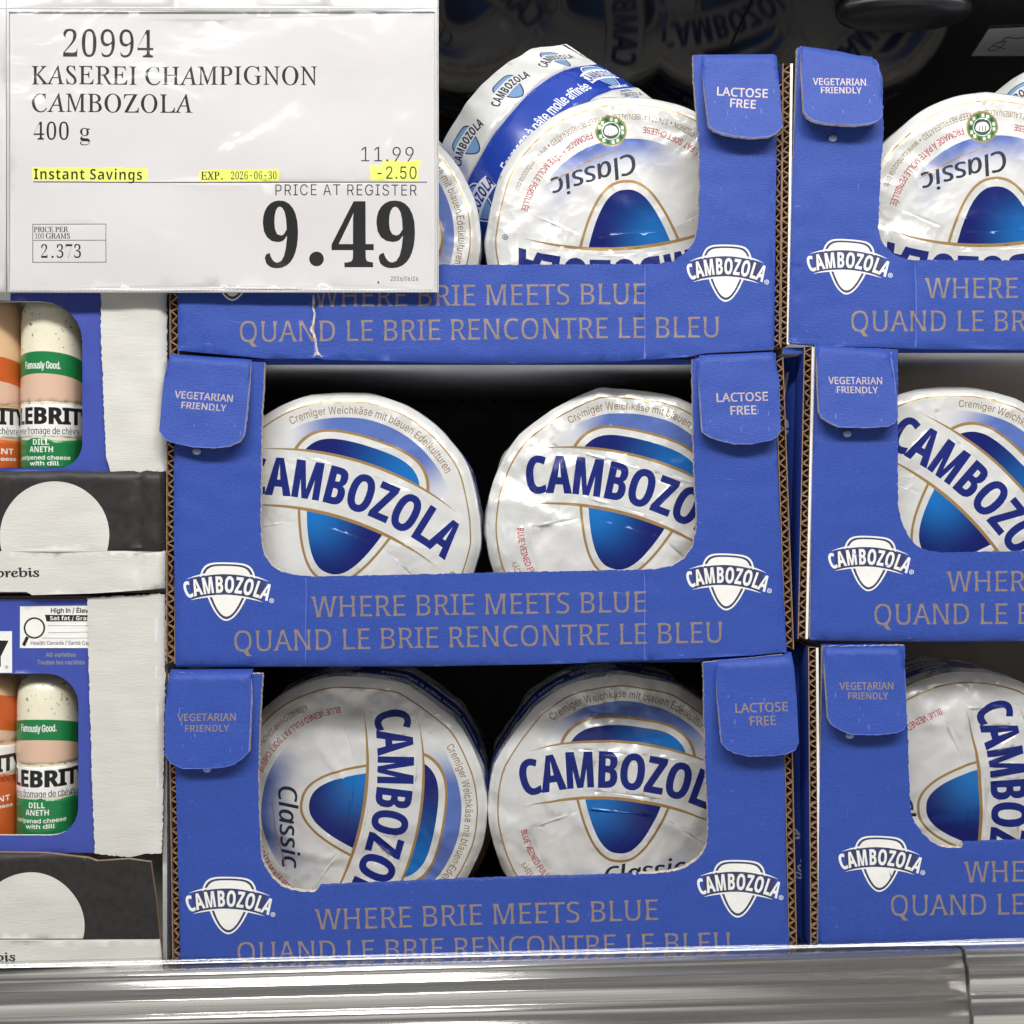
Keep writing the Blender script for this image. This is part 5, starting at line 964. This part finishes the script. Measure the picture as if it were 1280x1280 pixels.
BOX['BR'] = dict(seed=16, xl=1027, xr=1760, ytop=806, ybot=1186,
    left=[(1023, 1185), (1025, 1000), (1029, 808)],
    inner=[(1029, 808), (1130.5, 806.5), (1132, 862), (1135, 930), (1137, 993), (1139, 1016), (1144, 1029), (1153, 1042), (1165, 1053), (1177, 1058), (1190, 1060), (1202, 1060), (1205, 1054), (1400, 1048), (1600, 1044), (1630, 1034), (1644, 1010), (1650, 900), (1650, 800)],
    right=[(1760, 800), (1756, 1180)], bottom=[(1755, 1181), (1400, 1186), (1026, 1186)],
    creases=[], sill=(1204, 1600, 1050),
    texts=[wline(1206, 1103, 1622, 1097, 26), qline(1112, 1145, 1715, 1137, 26)],
    logos=[(1052, 1149, 1045, 1115, 4), (1656, 1752, 1045, 1115, 0)],
    flaps=[dict(outline=[(1030, 806), (1080, 805.5), (1126, 806), (1129, 850), (1129, 901), (1124, 909), (1115, 913), (1090, 915.5), (1060, 915), (1046, 910), (1036, 904), (1031.5, 896), (1030, 850)], top=(806, 806), cut=(2, 12), lift=.0050, dot=(1062, 919),
        texts=[('VEGETARIAN', (1047, 860.5), (1114.5, 860), 8.7), ('FRIENDLY', (1056, 872), (1106.5, 872), 8.0)])],
    sides=[dict(top=(1011, 810), bot=(1014, 1184), w=13, outer=0, double=True)],
    shoulders=[dict(y=.016, outline=[(988, 1184), (986, 900), (988, 818), (1000, 812), (1016, 812), (1016, 1000), (1017, 1184)], texts=[('e', (992, 1054), (1004, 1052), 17), ('1886', (1008, 1062), (996, 1102), 12)])])
LB = {'TL': 'blue display box at the top of its stack, partly behind the hanging price card', 'ML': 'blue display box between two others, in the left stack of blue boxes',
      'BL': 'blue display box standing on the metal shelf right of the goat cheese cartons', 'TR': 'blue display box at the upper right, in front of the black panel',
      'MR': 'blue display box at the right frame edge, middle of the right stack', 'BR': 'blue display box in the lower right corner, bottom of the right stack'}
for k_ in ('TL', 'ML', 'BL', 'TR', 'MR', 'BR'):
    r_ = display_box(LB[k_], BOX[k_])

def fl(px_bottom): return P3(0, px_bottom, 0).z+.0032
# ------------------------------------------------------------------ cheese wheels
wheel('smooth cheese wheel in the middle box, its sloping name missing the first letter', 428, 662, .0135, 17.7, 1, lean=1.5, floor=fl(829), crush=.55, group='cheese wheels in the blue boxes')
wheel('cheese wheel with a crumpled left edge and sloping name, beside the smooth one', 781, 656, .0165, 15.5, 22, lean=1.5, floor=fl(829), crush=2.0, crumple=((-.75, .3), 1.2))
wheel('cheese wheel with its name running straight down and Classic in full at its left', 441, 1012, .0390, 100, 3, lean=0, floor=fl(1204), crush=1.5, lid=LID_PLAIN)
wheel('cheese wheel with a nearly level name and crumpled foil along its top edge', 778, 1012, .0390, 5.5, 4, lean=0, floor=fl(1204), crush=2.0, crumple=((-.2, .75), 1.5))
wheel('upside-down cheese wheel with green seal, left of the top lactose free pillar', 786, 296, .0300, 175.5, 5, R=RU*1.06, lean=0, floor=fl(446), crush=.9)
wheel('cheese wheel mostly hidden by the price card, only its pale right rim showing', 430, 296, .0300, 60, 6, lean=4, floor=fl(446), crush=1.1)
wheel('upside-down cheese wheel with green seal, right of the top vegetarian friendly pillar', 1247, 292, .0300, 177, 7, R=RU*1.06, lean=0, floor=fl(436), crush=.8)
wheel('cheese wheel at the right frame edge with its name running down at a slant', 1197, 652, .0165, 45, 8, lean=1.5, floor=fl(800), crush=.7)
wheel('cheese wheel in the lower right box, its name running straight down', 1213, 1010, .0330, 90, 9, lean=0, lid=LID_PLAIN, floor=fl(1186), crush=1.8, crumple=((-.1, .8), 1.2))
def aim(fx, fy, fz, roll):
    """orientation whose lid faces along f; roll turns the wheel about its own axis"""
    f = Vector((fx, fy, fz)).normalized()
    q = Vector((0, -1, 0)).rotation_difference(f)
    return q @ Matrix.Rotation(math.radians(roll), 3, 'Y').to_quaternion()
wheel('cheese wheel tipped on edge, its blue side band and foil rim facing out', 748, 274, .095, 0, 10, quat=aim(.716, -.37, -.595, 10), crush=1.8)
wheel('cheese wheel behind the price card, a blue sliver showing left of the tipped wheel', 462, 300, .125, 0, 11, quat=aim(.62, -.45, -.60, 40), crush=1.0)
wheel('cheese wheel at the back of the upper right box, only its blue band showing', 1375, 268, .140, 0, 12, quat=aim(.25, -.50, -.90, 30), crush=1.0)
wheel('shadowed cheese wheel behind the one with Classic at its left', 470, 1010, .122, 30, 13, lean=1, floor=fl(1204), crush=.9)
wheel('shadowed cheese wheel behind the one with crumpled foil along its top', 762, 1008, .122, 200, 14, lean=1, floor=fl(1204), crush=.9)
wheel('shadowed cheese wheel at the back of the lower right box', 1190, 1004, .116, 120, 15, lean=1, floor=fl(1186), crush=.9)

# stock at the back of the top shelf row: it shows only as dim reflections in the shelf above
for px_, th_, sd_, lb_ in ((585, 150, 41, 'dim cheese wheel mirrored in the black shelf, leftmost of four'), (745, 100, 42, 'dim cheese wheel mirrored in the black shelf, above the tipped wheel'),
                           (905, 20, 43, 'dim cheese wheel mirrored in the black shelf, above the lactose free flap'), (1075, 60, 44, 'dim cheese wheel mirrored in the black shelf, above the vegetarian friendly flap')):
    w_ = wheel(lb_, px_, 640-.203/(S*(D+.325)/D), .325, th_, sd_, lean=0, crush=.8, group='cheese wheels stored at the back')
for x0_, x1_, lb_ in ((-.10, .155, 'plain board carton at the back under the mirrored wheels, left one'), (.158, .42, 'plain board carton at the back under the mirrored wheels, right one')):
    cz_ = thing('stock_carton', lb_, 'carton', ((x0_+x1_)/2, .375, DECK_Z), 'stock cartons at the back')
    m = Mb(); hx = (x1_-x0_)/2; m.box(-hx, hx, -.07, .07, 0, CZ+.128-DECK_Z, 0); m.obj('carton_body', [M_kraft], cz_)

# ------------------------------------------------------------------ goat cheese cartons on the left
M_cblue = mat('carton_blue', (.048, .075, .36), .36, 0, .5, .05, (80, 80, 80), .06, (300, 300, 300))
M_cwhite = mat('carton_white', (.60, .59, .555), .6, 0, .35, .035, (40, 40, 260), .22, (250, 250, 1300))
M_cblack = mat('carton_black', (.022, .020, .019), .5, 0, .4, .25, (300, 60, 300), .15, (300, 300, 300), speck=((.12, .12, .12), (240, 240, 240), .78))
M_cgrey = mat('carton_grey_print', (.20, .21, .24), .5)
M_cream = mat('dill_goat_cheese', (.78, .74, .58), .35, 0, .5, .05, (60, 60, 60), speck=((.16, .17, .08), (520, 520, 420), .645), coat=.5)
M_peach = mat('plain_goat_cheese', (.70, .46, .26), .35, 0, .5, .05, (60, 60, 60), coat=.5)
M_logwhite = mat('wrap_white', (.78, .78, .75), .3, coat=.4)
M_logbeige = mat('wrap_beige', (.66, .45, .33), .3, coat=.4)
M_loggreen = mat('wrap_green', (.012, .19, .055), .3, coat=.4)
M_logorange = mat('wrap_orange', (.55, .105, .018), .3, coat=.4)
M_logblack = mat('wrap_black', (.012, .012, .012), .3, coat=.4)
def log(label, cx, ytop, ybot, r, y, colour, yl, lines, turn=0.0):
    """an upright cheese log in a printed wrap; yl = pixel heights of the wrap's bands, top to bottom"""
    c = P3(cx, ybot, y); k = S*(D+y)/D
    root = thing('goat_cheese_log', label, 'cheese log', c, 'goat cheese logs')
    R = r*k; H = (ybot-ytop)*k
    V = []; F = []; n = 40
    prof = [(0, 0), (.75, 0), (.95, .015), (1, .05), (1, .5), (1, .82), (.97, .90), (.86, .955), (.62, .985), (.3, .998), (0, 1)]
    for rr, hh in prof:
        for i in range(n):
            a = 2*math.pi*i/n; V.append((R*rr*math.cos(a), R*rr*math.sin(a), H*hh))
    for j in range(len(prof)-1):
        for i in range(n): F.append((j*n+i, j*n+(i+1) % n, (j+1)*n+(i+1) % n, (j+1)*n+i))
    link_mesh('cheese_body', V, F, [0]*len(F), [M_cream if colour == 0 else M_peach], root)
    W = math.pi*r; L, Rr = -W/2*1.5, W/2*1.5
    g = 2; sh = []
    t_, b1, w0, w1, e_ = yl
    top = [(L+(Rr-L)*i/24, -(t_+24*((i-12)/12)**2)) for i in range(25)]
    out = [(L, -e_), (Rr, -e_)]+top[::-1]
    beig = [(L, -w0), (Rr, -w0)]+[(x, -(b1+24*((i-12)/12)**2)) for i, (x, _) in enumerate(top)][::-1]
    sh.append(([beig], 1)); sh.append(([rect(L, -w1, Rr, -w0)], 4)); sh.append(([rect(L, -w0-.2, Rr, -w0+1.6)], 3))
    for s, st, x0, x1, yb, cap, mi, em in lines:
        for gl in text_line(s, st, (x0, -yb), (x1, -yb), cap, emb=em): sh.append((gl, mi))
    cut = cut_sheet([out], sh, 5.0, 4, eps=2e-3)
    def fn(u, v):
        a = u/r+math.radians(turn)
        return Vector((1.012*R*math.sin(a), -1.012*R*math.cos(a), (ybot+v)*k))
    sheet('printed_wrap', cut, fn, [M_loggreen if colour == 0 else M_logorange, M_logbeige, M_loggreen, M_logblack, M_logwhite], root)
    return root
def carton(label, yt, yb, d):
    y0 = .004; base = P3(-60, yb, y0); base.y = .14
    root = thing('goat_cheese_carton', label, 'carton', base, 'goat cheese cartons')
    rn = random.Random(d['seed'])
    # printed blue front with its window
    win = d['win']; o = [[(-330, -d['y1']), (d['x1']+6, -d['y1']), (d['x1']+6, -yt-3), (-330, -yt-3)], flip(win)]
    if area2(o[1]) > 0: o[1] = o[1][::-1]
    sh = [(cs, mi) for cs, mi in d['print']]
    cut = cut_sheet(o, sh, 9.0, d['seed'], eps=2e-3)
    sheet('window_front', cut, lambda u, v: P3(u, -v, y0)+Vector((0, .0006*noise.noise(Vector((u*.02, v*.02, d['seed']))), 0)), [M_cblue, M_white, M_black, M_cgrey], root,
          lambda u, v: P3(u, -v, y0)+Vector((0, .0015, 0)), lambda p, q: 1, base, 0)
    # bare white board where the tear-off cover was ripped away
    wo = d['board']; ro = rough(wo+[wo[0]], .8, rn, 3.0)[:-1]
    cut = cut_sheet([flip(ro)], [([flip(c)], m_) for c, m_ in d.get('boardmarks', [])], 6.0, d['seed']+1, eps=2e-3)
    fb = lambda u, v: P3(u, -v, y0)+Vector((0, -.0018+.0030*max(0, (u-196)/12)**2+.0008*noise.noise(Vector((u*.03, v*.02, 3))), 0))
    sheet('torn_board', cut, fb, [M_cwhite, M_grey, M_kraft], root, lambda u, v: fb(u, v)+Vector((0, .0022, 0)), 2, base, 2)
    # tray front: black with a white dome and white foot
    lo = d['tray']; s2 = [([flip(d['foot'])], 1), ([flip(d['dome'])], 1)]
    for s, st, p0, p1, cp, em in d['traytext']:
        for g in text_line(s, st, (p0[0], -p0[1]), (p1[0], -p1[1]), cp, emb=em): s2.append((g, 2))
    cut = cut_sheet([flip(lo)], s2, 7.0, d['seed']+2, eps=2e-3)
    tt = min(p[1] for p in lo)
    def ft(u, v):
        q = -.0050+.0010*noise.noise(Vector((u*.02, v*.03, 8)))+.0016*math.exp(-((u-d.get('fold', 176))/3)**2)
        if -v-tt < 12: q += .004*(1-(-v-tt)/12)**2
        q += .004*max(0, (u-200)/8)**2
        return P3(u, -v, y0)+Vector((0, q, 0))
    sheet('tray_front', cut, ft, [M_cblack, M_cwhite, M_black, M_kraft], root, lambda u, v: ft(u, v)+Vector((0, .0022, 0)), 3, base, 3)
    # body of the carton
    m = Mb(); a = P3(-330, yb, y0); b_ = P3(206, yt, y0)
    m.box(a.x, b_.x, .27, .272, a.z, b_.z, 0); m.box(b_.x-.0022, b_.x, y0+.004, .27, a.z, b_.z, 0); m.box(a.x, a.x+.002, y0+.004, .27, a.z, b_.z, 0)
    m.box(a.x+.002, b_.x-.0022, y0+.004, .27, a.z, a.z+.002, 0); m.box(a.x+.002, b_.x-.0022, y0+.004, .27, b_.z-.002, b_.z, 0)
    m.obj('carton_body', [M_cwhite], root, base)
    return root
def winpath(xr, y0_, y1_, rt, rb):
    return [(-320, y0_)]+[(xr-rt+rt*math.sin(math.radians(t)), y0_+rt*.95-rt*.95*math.cos(math.radians(t))) for t in range(0, 91, 15)]+[(xr-rb+rb*math.cos(math.radians(t)), y1_-rb+rb*math.sin(math.radians(t))) for t in range(0, 91, 15)]+[(-320, y1_)]
LG1 = [('CELEBRITY', 'b', -72, 66, 532.5, 20, 3, (.05, .02)), ('cheese fromage de chèvre', 'i', -48, 48, 545, 8.5, 3, (.02, .0)), ('DILL', 'b', -12, 9, 558, 7, 4, (0, 0)), ('ANETH', 'b', -16, 14, 567, 7, 4, (0, 0)),
       ('unripened cheese', 'i', -34, 34, 576, 5, 4, (.03, .03)), ('with dill', 'i', -16, 20, 583, 5, 4, (.03, .03)), ('Famously Good.', 'i', -24, 22, 465, 8.5, 4, (.05, .03))]
def dome(cx, cy, R, ycut):
    a = math.degrees(math.asin((ycut-cy)/R)); return [(cx+R*math.cos(math.radians(t)), cy+R*math.sin(math.radians(t))) for t in np.linspace(a, -180-a, 60)]
carton('upper goat cheese carton, its top hidden behind the price card', 300, 742, dict(seed=31, x1=131, y1=592,
    win=winpath(103, 377, 585, 52, 30), print=[([flip([(-40, 330), (13, 330), (13, 376), (-40, 374)])], 1)],
    board=[(126, 300), (208, 300), (208, 589), (140, 591), (134, 572), (131, 500), (128, 420)],
    tray=[(-330, 592), (60, 589), (138, 590), (207, 586), (208, 660), (208, 735), (180, 737), (120, 741), (45, 743), (38, 739), (-330, 740)],
    dome=dome(73, 670, 68, 689), foot=[(-335, 690), (208, 688), (212, 750), (-335, 750)], traytext=[('lait de brebis', 't', (-62, 722), (57, 720), 11, (.03, .03))]))
carton('lower goat cheese carton on the shelf, showing the magnifier nutrition label', 746, 1206, dict(seed=32, x1=116, y1=1066,
    win=winpath(98, 842, 1044, 40, 34), print=[([flip([(-40, 789), (15, 789), (15, 841), (-40, 841)])], 1), ([flip([(25, 758), (111.5, 757), (111.5, 810), (25, 810)])], 1), ([flip([(56, 768.5), (111.5, 769), (111.5, 776.5), (58, 777)])], 2),
        (flips(ring(43, 785, 11.2, 13.4, 40)), 2), ([flip(stroke([(34.5, 796), (29.5, 807)], 4.2))], 2), ([flip(stroke([(60, 791), (111, 790)], .7))], 3), ([flip(stroke([(60, 782), (111, 782)], .7))], 3), ([flip(stroke([(52, 797.5), (111, 797.5)], .7))], 3)]
      + [(g, 2) for g in text_line('High in / Élevé en', 'i', (63, -766), (126, -766), 5.6, emb=(.05, .05))] + [(g, 1) for g in text_line('Sat fat / Gras sat', 'b', (62, -775.3), (126, -775.3), 5.2)]
      + [(g, 3) for g in text_line('Health Canada / Santé Canada', 'i', (38, -806), (124, -806), 4.6, emb=(.04, .04))] + [(g, 3) for g in text_line('All varieties', 'i', (57, -821), (95, -821), 5.2, emb=(.05, .05))]
      + [(g, 3) for g in text_line('Toutes les variétés', 'i', (46, -830.5), (106, -830.5), 5.2, emb=(.05, .05))] + [(g, 2) for g in text_line('Y', 'b', (-16, -832), (7, -832), 30, emb=(.1, .05))] + [(g, 2) for g in text_size('®', 'i', (6, -837), 5)],
    board=[(111, 747), (150, 745), (206, 742), (207, 800), (205, 930), (203, 1066), (185, 1066), (160, 1070), (120, 1066), (116, 960), (112.5, 840)],
    boardmarks=[([(195, 772), (198.5, 774), (198, 802), (194.5, 800)], 1), ([(195.5, 830), (198, 832), (197, 850), (195, 846)], 1), ([(197, 880), (199, 882), (199, 905), (196.5, 900)], 1), ([(197, 950), (200, 955), (199.5, 985), (197, 980)], 1)],
    tray=[(-330, 1060), (60, 1064), (114, 1069), (125, 1073), (165, 1070), (192, 1074), (199, 1120), (206, 1206), (-330, 1207)], fold=240,
    dome=dome(43, 1154, 67, 1169), foot=[(-335, 1171), (205, 1170), (209, 1212), (-335, 1212)], traytext=[('lait de brebis', 't', (-90, 1199), (27, 1196), 10, (.03, .03))]))
sh1 = lambda dy, L: [(s, st, a, b, y+dy, c, m_, e_) for s, st, a, b, y, c, m_, e_ in L]
GO = [('CELEBRITY', 'b', -60, 60, 532.5, 20, 3, (.05, .02)), ('cheese fromage de chèvre', 'i', -60, 50, 545, 8.5, 3, (.02, 0)), ('GOAT', 'b', -14, 16, 558, 7, 4, (0, 0)), ('PIQUANT', 'b', -14, 42, 569, 7, 4, (0, 0)), ('unripened cheese', 'i', -30, 46, 577, 4.5, 4, (.03, .03))]
log('green-wrapped speckled dill cheese log in the upper carton window', 67, 372, 586, 38, .0235, 0, (444, 471, 508, 549, 590), LG1)
log('orange-wrapped peach cheese log beside the dill log of the upper carton', -10, 366, 586, 39, .0245, 1, (448, 478, 511, 551, 590), GO)
log('green-wrapped speckled dill cheese log in the lower carton window', 62, 840, 1044, 38, .0235, 0, (893, 918, 950, 990, 1046), sh1(443, LG1))
log('orange-wrapped peach cheese log beside the dill log of the lower carton', -14, 836, 1044, 40, .0250, 1, (862, 905, 925, 962, 1046), sh1(426, GO))

# ------------------------------------------------------------------ chrome shelf edge and its clear guard
M_chrome = mat('brushed_chrome', (.76, .745, .72), .22, .90, .5, .12, (7, 300, 500), .10, (14, 700, 1100))
def rail(label, x0, x1, yaw, drop, org):
    """extruded edge profile, x0..x1 along the shelf; profile points are (depth, height) in metres from the top front corner"""
    root = thing('shelf_edge_rail', label, 'shelf rail', org)
    prof = [(.0085, .0010), (.0012, .0016), (.0002, .0013), (-.0016, -.0012), (-.0011, -.0018), (-.0009, -.0028), (-.0034, -.0064), (-.0038, -.0072), (-.0048, -.0124), (-.0053, -.0131), (-.0046, -.0137), (-.0046, -.0204), (-.0050, -.0209), (-.0068, -.0236), (-.0064, -.0242),
            (-.0056, -.0246), (-.0066, -.0288), (-.0085, -.0316), (-.0085, -.0330), (-.0080, -.0420), (-.0060, -.0650), (.0085, -.0650)]
    V = []; F = []; SM = []; pr = spl(prof[1:-1], 2); pr = [prof[0]]+pr+[prof[-1]]; n = len(pr)
    for x in (x0, x1):
        for a, b_ in pr: V.append((x, a, b_*.86-drop))
    for i in range(n-1): F.append((i, i+1, n+i+1, n+i)); SM.append(True)
    F.append(tuple(range(n))[::-1]); F.append(tuple(range(n, 2*n))); SM += [False, False]
    me = link_mesh('rail_profile', V, F, [0]*len(F), [M_chrome], root, None, SM)
    root.rotation_euler = (0, math.radians(yaw[1]), math.radians(yaw[0]))
    return root
o_ = P3(640, 1206, -.009)
rail('long chrome shelf edge rail below the boxes and cartons', -.50, P3(1205, 0, -.012).x, (0, -1.5), 0, o_)
rail('short chrome shelf edge rail beyond the joint at the lower right corner', P3(1207.5, 0, -.012).x, .60, (0, -1.5), -.0015, o_+Vector((0, -.003, 0)))
M_clear = bpy.data.materials.new('clear_plastic'); M_clear.use_nodes = True
def clear(mt, tint=(1, 1, 1), rough=.05, amt=.06, wave=0.0, scale=20):
    t = mt.node_tree; t.nodes.clear(); N = t.nodes.new; Lk = t.links.new
    out = N('ShaderNodeOutputMaterial'); tr = N('ShaderNodeBsdfTransparent'); tr.inputs[0].default_value = (*tint, 1)
    gl = N('ShaderNodeBsdfGlossy'); gl.inputs['Roughness'].default_value = rough; lw = N('ShaderNodeLayerWeight'); lw.inputs[0].default_value = .5; fr = N('ShaderNodeMath'); fr.operation = 'POWER'; fr.inputs[1].default_value = 5; Lk(lw.outputs['Facing'], fr.inputs[0])
    mx = N('ShaderNodeMixShader'); ma = N('ShaderNodeMath'); ma.operation = 'MULTIPLY_ADD'; ma.inputs[1].default_value = .9; ma.inputs[2].default_value = amt
    Lk(fr.outputs[0], ma.inputs[0]); Lk(ma.outputs[0], mx.inputs[0]); Lk(tr.outputs[0], mx.inputs[1]); Lk(gl.outputs[0], mx.inputs[2]); Lk(mx.outputs[0], out.inputs[0])
    if wave:
        tcn = N('ShaderNodeTexCoord'); n = N('ShaderNodeTexNoise'); n.inputs['Scale'].default_value = scale; n.inputs['Detail'].default_value = 2.5; n.inputs['Distortion'].default_value = 1.2
        Lk(tcn.outputs['Object'], n.inputs[0]); b = N('ShaderNodeBump'); b.inputs['Strength'].default_value = wave; b.inputs['Distance'].default_value = .006
        Lk(n.outputs[0], b.inputs['Height']); Lk(b.outputs[0], gl.inputs['Normal'])
clear(M_clear, (.97, .98, .98), .08, .06)
m = Mb(); V = []; F = []
for x in (-.50, .60):
    for a, b_ in ((0, -.010), (-.0004, 0), (.0000, .0052), (.0012, .0078), (.0028, .0090), (.0028, .0096), (.0005, .0086), (-.0010, .0056), (-.0014, 0), (-.0010, -.010)): V.append((x, a, b_))
for i in range(9): F.append((i, i+1, 11+i, 10+i))
gd = thing('shelf_guard', 'low clear plastic guard along the shelf edge in front of the bottom boxes', 'shelf guard', o_+Vector((0, .0035, -.0040)))
link_mesh('guard_strip', V, F, [0]*len(F), [M_clear], gd); gd.rotation_euler = (0, math.radians(-1.4), 0)

# ------------------------------------------------------------------ price card in its clear sleeve
PY = -.0062
M_paper = mat('price_card_paper', (.60, .585, .59), .55, 0, .3, .012, (30, 30, 30))
M_ink = mat('price_card_ink', (.005, .005, .006), .5, 0, .3)
M_hi = mat('highlighter_yellow', (.74, .80, .14), .55)
sgn = thing('price_card', 'white price card in a clear sleeve hanging in front of the upper boxes', 'price card', P3(278, 362, PY))
def serif_thin(dx): return (-dx, 0)
sh = []
def T(s, st, x0, x1, yb, cap, em=(0, 0), tr=0.0, mi=1):
    for g in text_line(s, st, (x0, -yb), (x1, -yb), cap, track=tr, emb=em): sh.append((g, mi))
def hl(x0, y0_, x1, y1_, sd):
    r = random.Random(sd); P = []
    for i in range(13): P.append((x0+(x1-x0)*i/12, y0_+r.uniform(-.8, .8)))
    for i in range(13): P.append((x1-(x1-x0)*i/12, y1_+r.uniform(-.5, .5)))
    sh.append(([flip(P)], 2))
hl(41, 209.5, 184, 226, 1); hl(249.5, 212, 349, 226.5, 2); hl(463, 207, 523, 226, 3); hl(478, 201, 526, 208, 4)
T('20994', 's', 77, 193, 71.5, 34.5, (-.034, 0)); T('KASEREI CHAMPIGNON', 't', 42, 400, 106, 23, (.010, .004), .012); T('CAMBOZOLA', 't', 42, 243, 140.8, 23, (.010, .004), .012); T('400', 's', 42, 88.5, 175.5, 22.5, (-.034, 0)); T('g', 's', 99, 114, 175.5, 22.5, (-.030, 0))
T('11.99', 'i', 449, 519.5, 202.3, 18.6, (-.012, -.012), .03); T('-2.50', 'i', 469, 522, 223.8, 15.5, (0, 0), .03)
T('Instant Savings', 'b', 42.5, 178, 224.6, 13.4, (-.01, -.005), .03); T('EXP.', 't', 252, 279, 224.3, 9.8, (.03, .012)); T('2026-06-30', 's', 288, 346.5, 224.3, 9.8, (-.030, 0))
T('PRICE AT REGISTER', 'i', 343, 521.5, 244.6, 13.8, (-.006, -.006), .06)
T('9', 's', 326, 375.5, 334, 82, (.013, .0)); T('49', 's', 414, 522, 334, 82, (.013, 0)); sh.append(([flip(circle(395.5, 323.5, 9.2, 28))], 1))
sh.append(([rect(42, -228.3, 534, -227.1)], 1))
bx_ = (40.7, 280, 133.3, 328.4)
for c in ((bx_[0], bx_[1], bx_[2], bx_[1]+.8), (bx_[0], bx_[3]-.8, bx_[2], bx_[3]), (bx_[0], bx_[1], bx_[0]+.8, bx_[3]), (bx_[2]-.8, bx_[1], bx_[2], bx_[3]), (bx_[0], 300.2, bx_[2], 301)): sh.append(([rect(c[0], -c[3], c[2], -c[1])], 1))
T('PRICE PER', 't', 43, 86, 290.3, 6.6, (.03, .01)); T('100', 's', 43.2, 55.5, 298.4, 6.6, (-.03, 0)); T('GRAMS', 't', 58, 89, 298.4, 6.6, (.03, .01))
T('2', 's', 50.5, 61, 322.5, 17, (-.034, 0)); sh.append(([flip(circle(66, 321.2, 1.5, 12))], 1)); T('373', 's', 70, 103, 322.5, 17, (-.034, 0))
T('2026/06/26', 'i', 488, 523, 350.8, 5.4, (.01, .01), .03); sh.append(([flip(circle(473, 353, 1.1, 10, 1.7))], 1))
ccut = cut_sheet([[(12.5, -361.5), (543.5, -361.5), (543.5, -15.5), (12.5, -15.5)]], sh, 14, 9, eps=2e-3)
sway = lambda u, v: .0016*noise.noise(Vector((u*.006, v*.008, 4)))
sheet('card_paper', ccut, lambda u, v: P3(u, -v, PY)+Vector((0, sway(u, v), 0)), [M_paper, M_ink, M_hi], sgn, lambda u, v: P3(u, -v, PY)+Vector((0, sway(u, v)+.0004, 0)), 0, sgn.location, 0)
# clear sleeve: front film, welded rim, and the grey extrusion that holds it at the left and top
M_film = bpy.data.materials.new('sleeve_film'); M_film.use_nodes = True; clear(M_film, (.99, .99, .99), .20, .03, .60, 19)
M_rim = mat('milky_sleeve_rim', (.55, .55, .545), .3, 0, .5, .05, (60, 60, 60), coat=.3)
fcut = cut_sheet([[(9.5, -364), (547, -364), (547, -13), (9.5, -13)]], [], 9, 7, eps=2e-3)
def film(u, v):
    p = Vector((u*.012, v*.014, 1)); wv = noise.noise(p)
    return P3(u, -v, PY)+Vector((0, -.0016+sway(u, v)+.0006*wv+.00035*(1-abs(noise.noise(p*2.7+Vector((0, 0, 9))))*2), 0))
sheet('sleeve_film', fcut, film, [M_film], sgn, None, None, sgn.location)
rc = cut_sheet([[(-60, -365.2), (548.2, -365.2), (548.2, 120), (-60, 120)], [(12.2, -361.2), (12.2, -15.8), (543.8, -15.8), (543.8, -361.2)]],
               [([flip(stroke([(x, 363.4), (x+2.2, 363.2)], .7))], 1) for x in range(16, 540, 5)]+[([rect(8.2, -365, 9.2, 100)], 1), ([rect(-40, -11.8, 548, -10.8)], 1), ([rect(546.2, -365, 547.2, 110)], 1)], 14, 5, eps=2e-3)
sheet('sleeve_rim', rc, lambda u, v: P3(u, -v, PY)+Vector((0, -.0005+.0004*math.sin(v*.05)+sway(u, v), 0)), [M_rim, M_cgrey], sgn, lambda u, v: P3(u, -v, PY)+Vector((0, .0012+.0004*math.sin(v*.05)+sway(u, v), 0)), 0, sgn.location, 0)
m = Mb(); a = P3(-70, -60, PY); b_ = P3(556, -130, PY); m.box(a.x, b_.x, PY-.004, PY+.004, a.z, b_.z, 0); m.obj('hanger_bar', [M_rim], sgn, sgn.location)
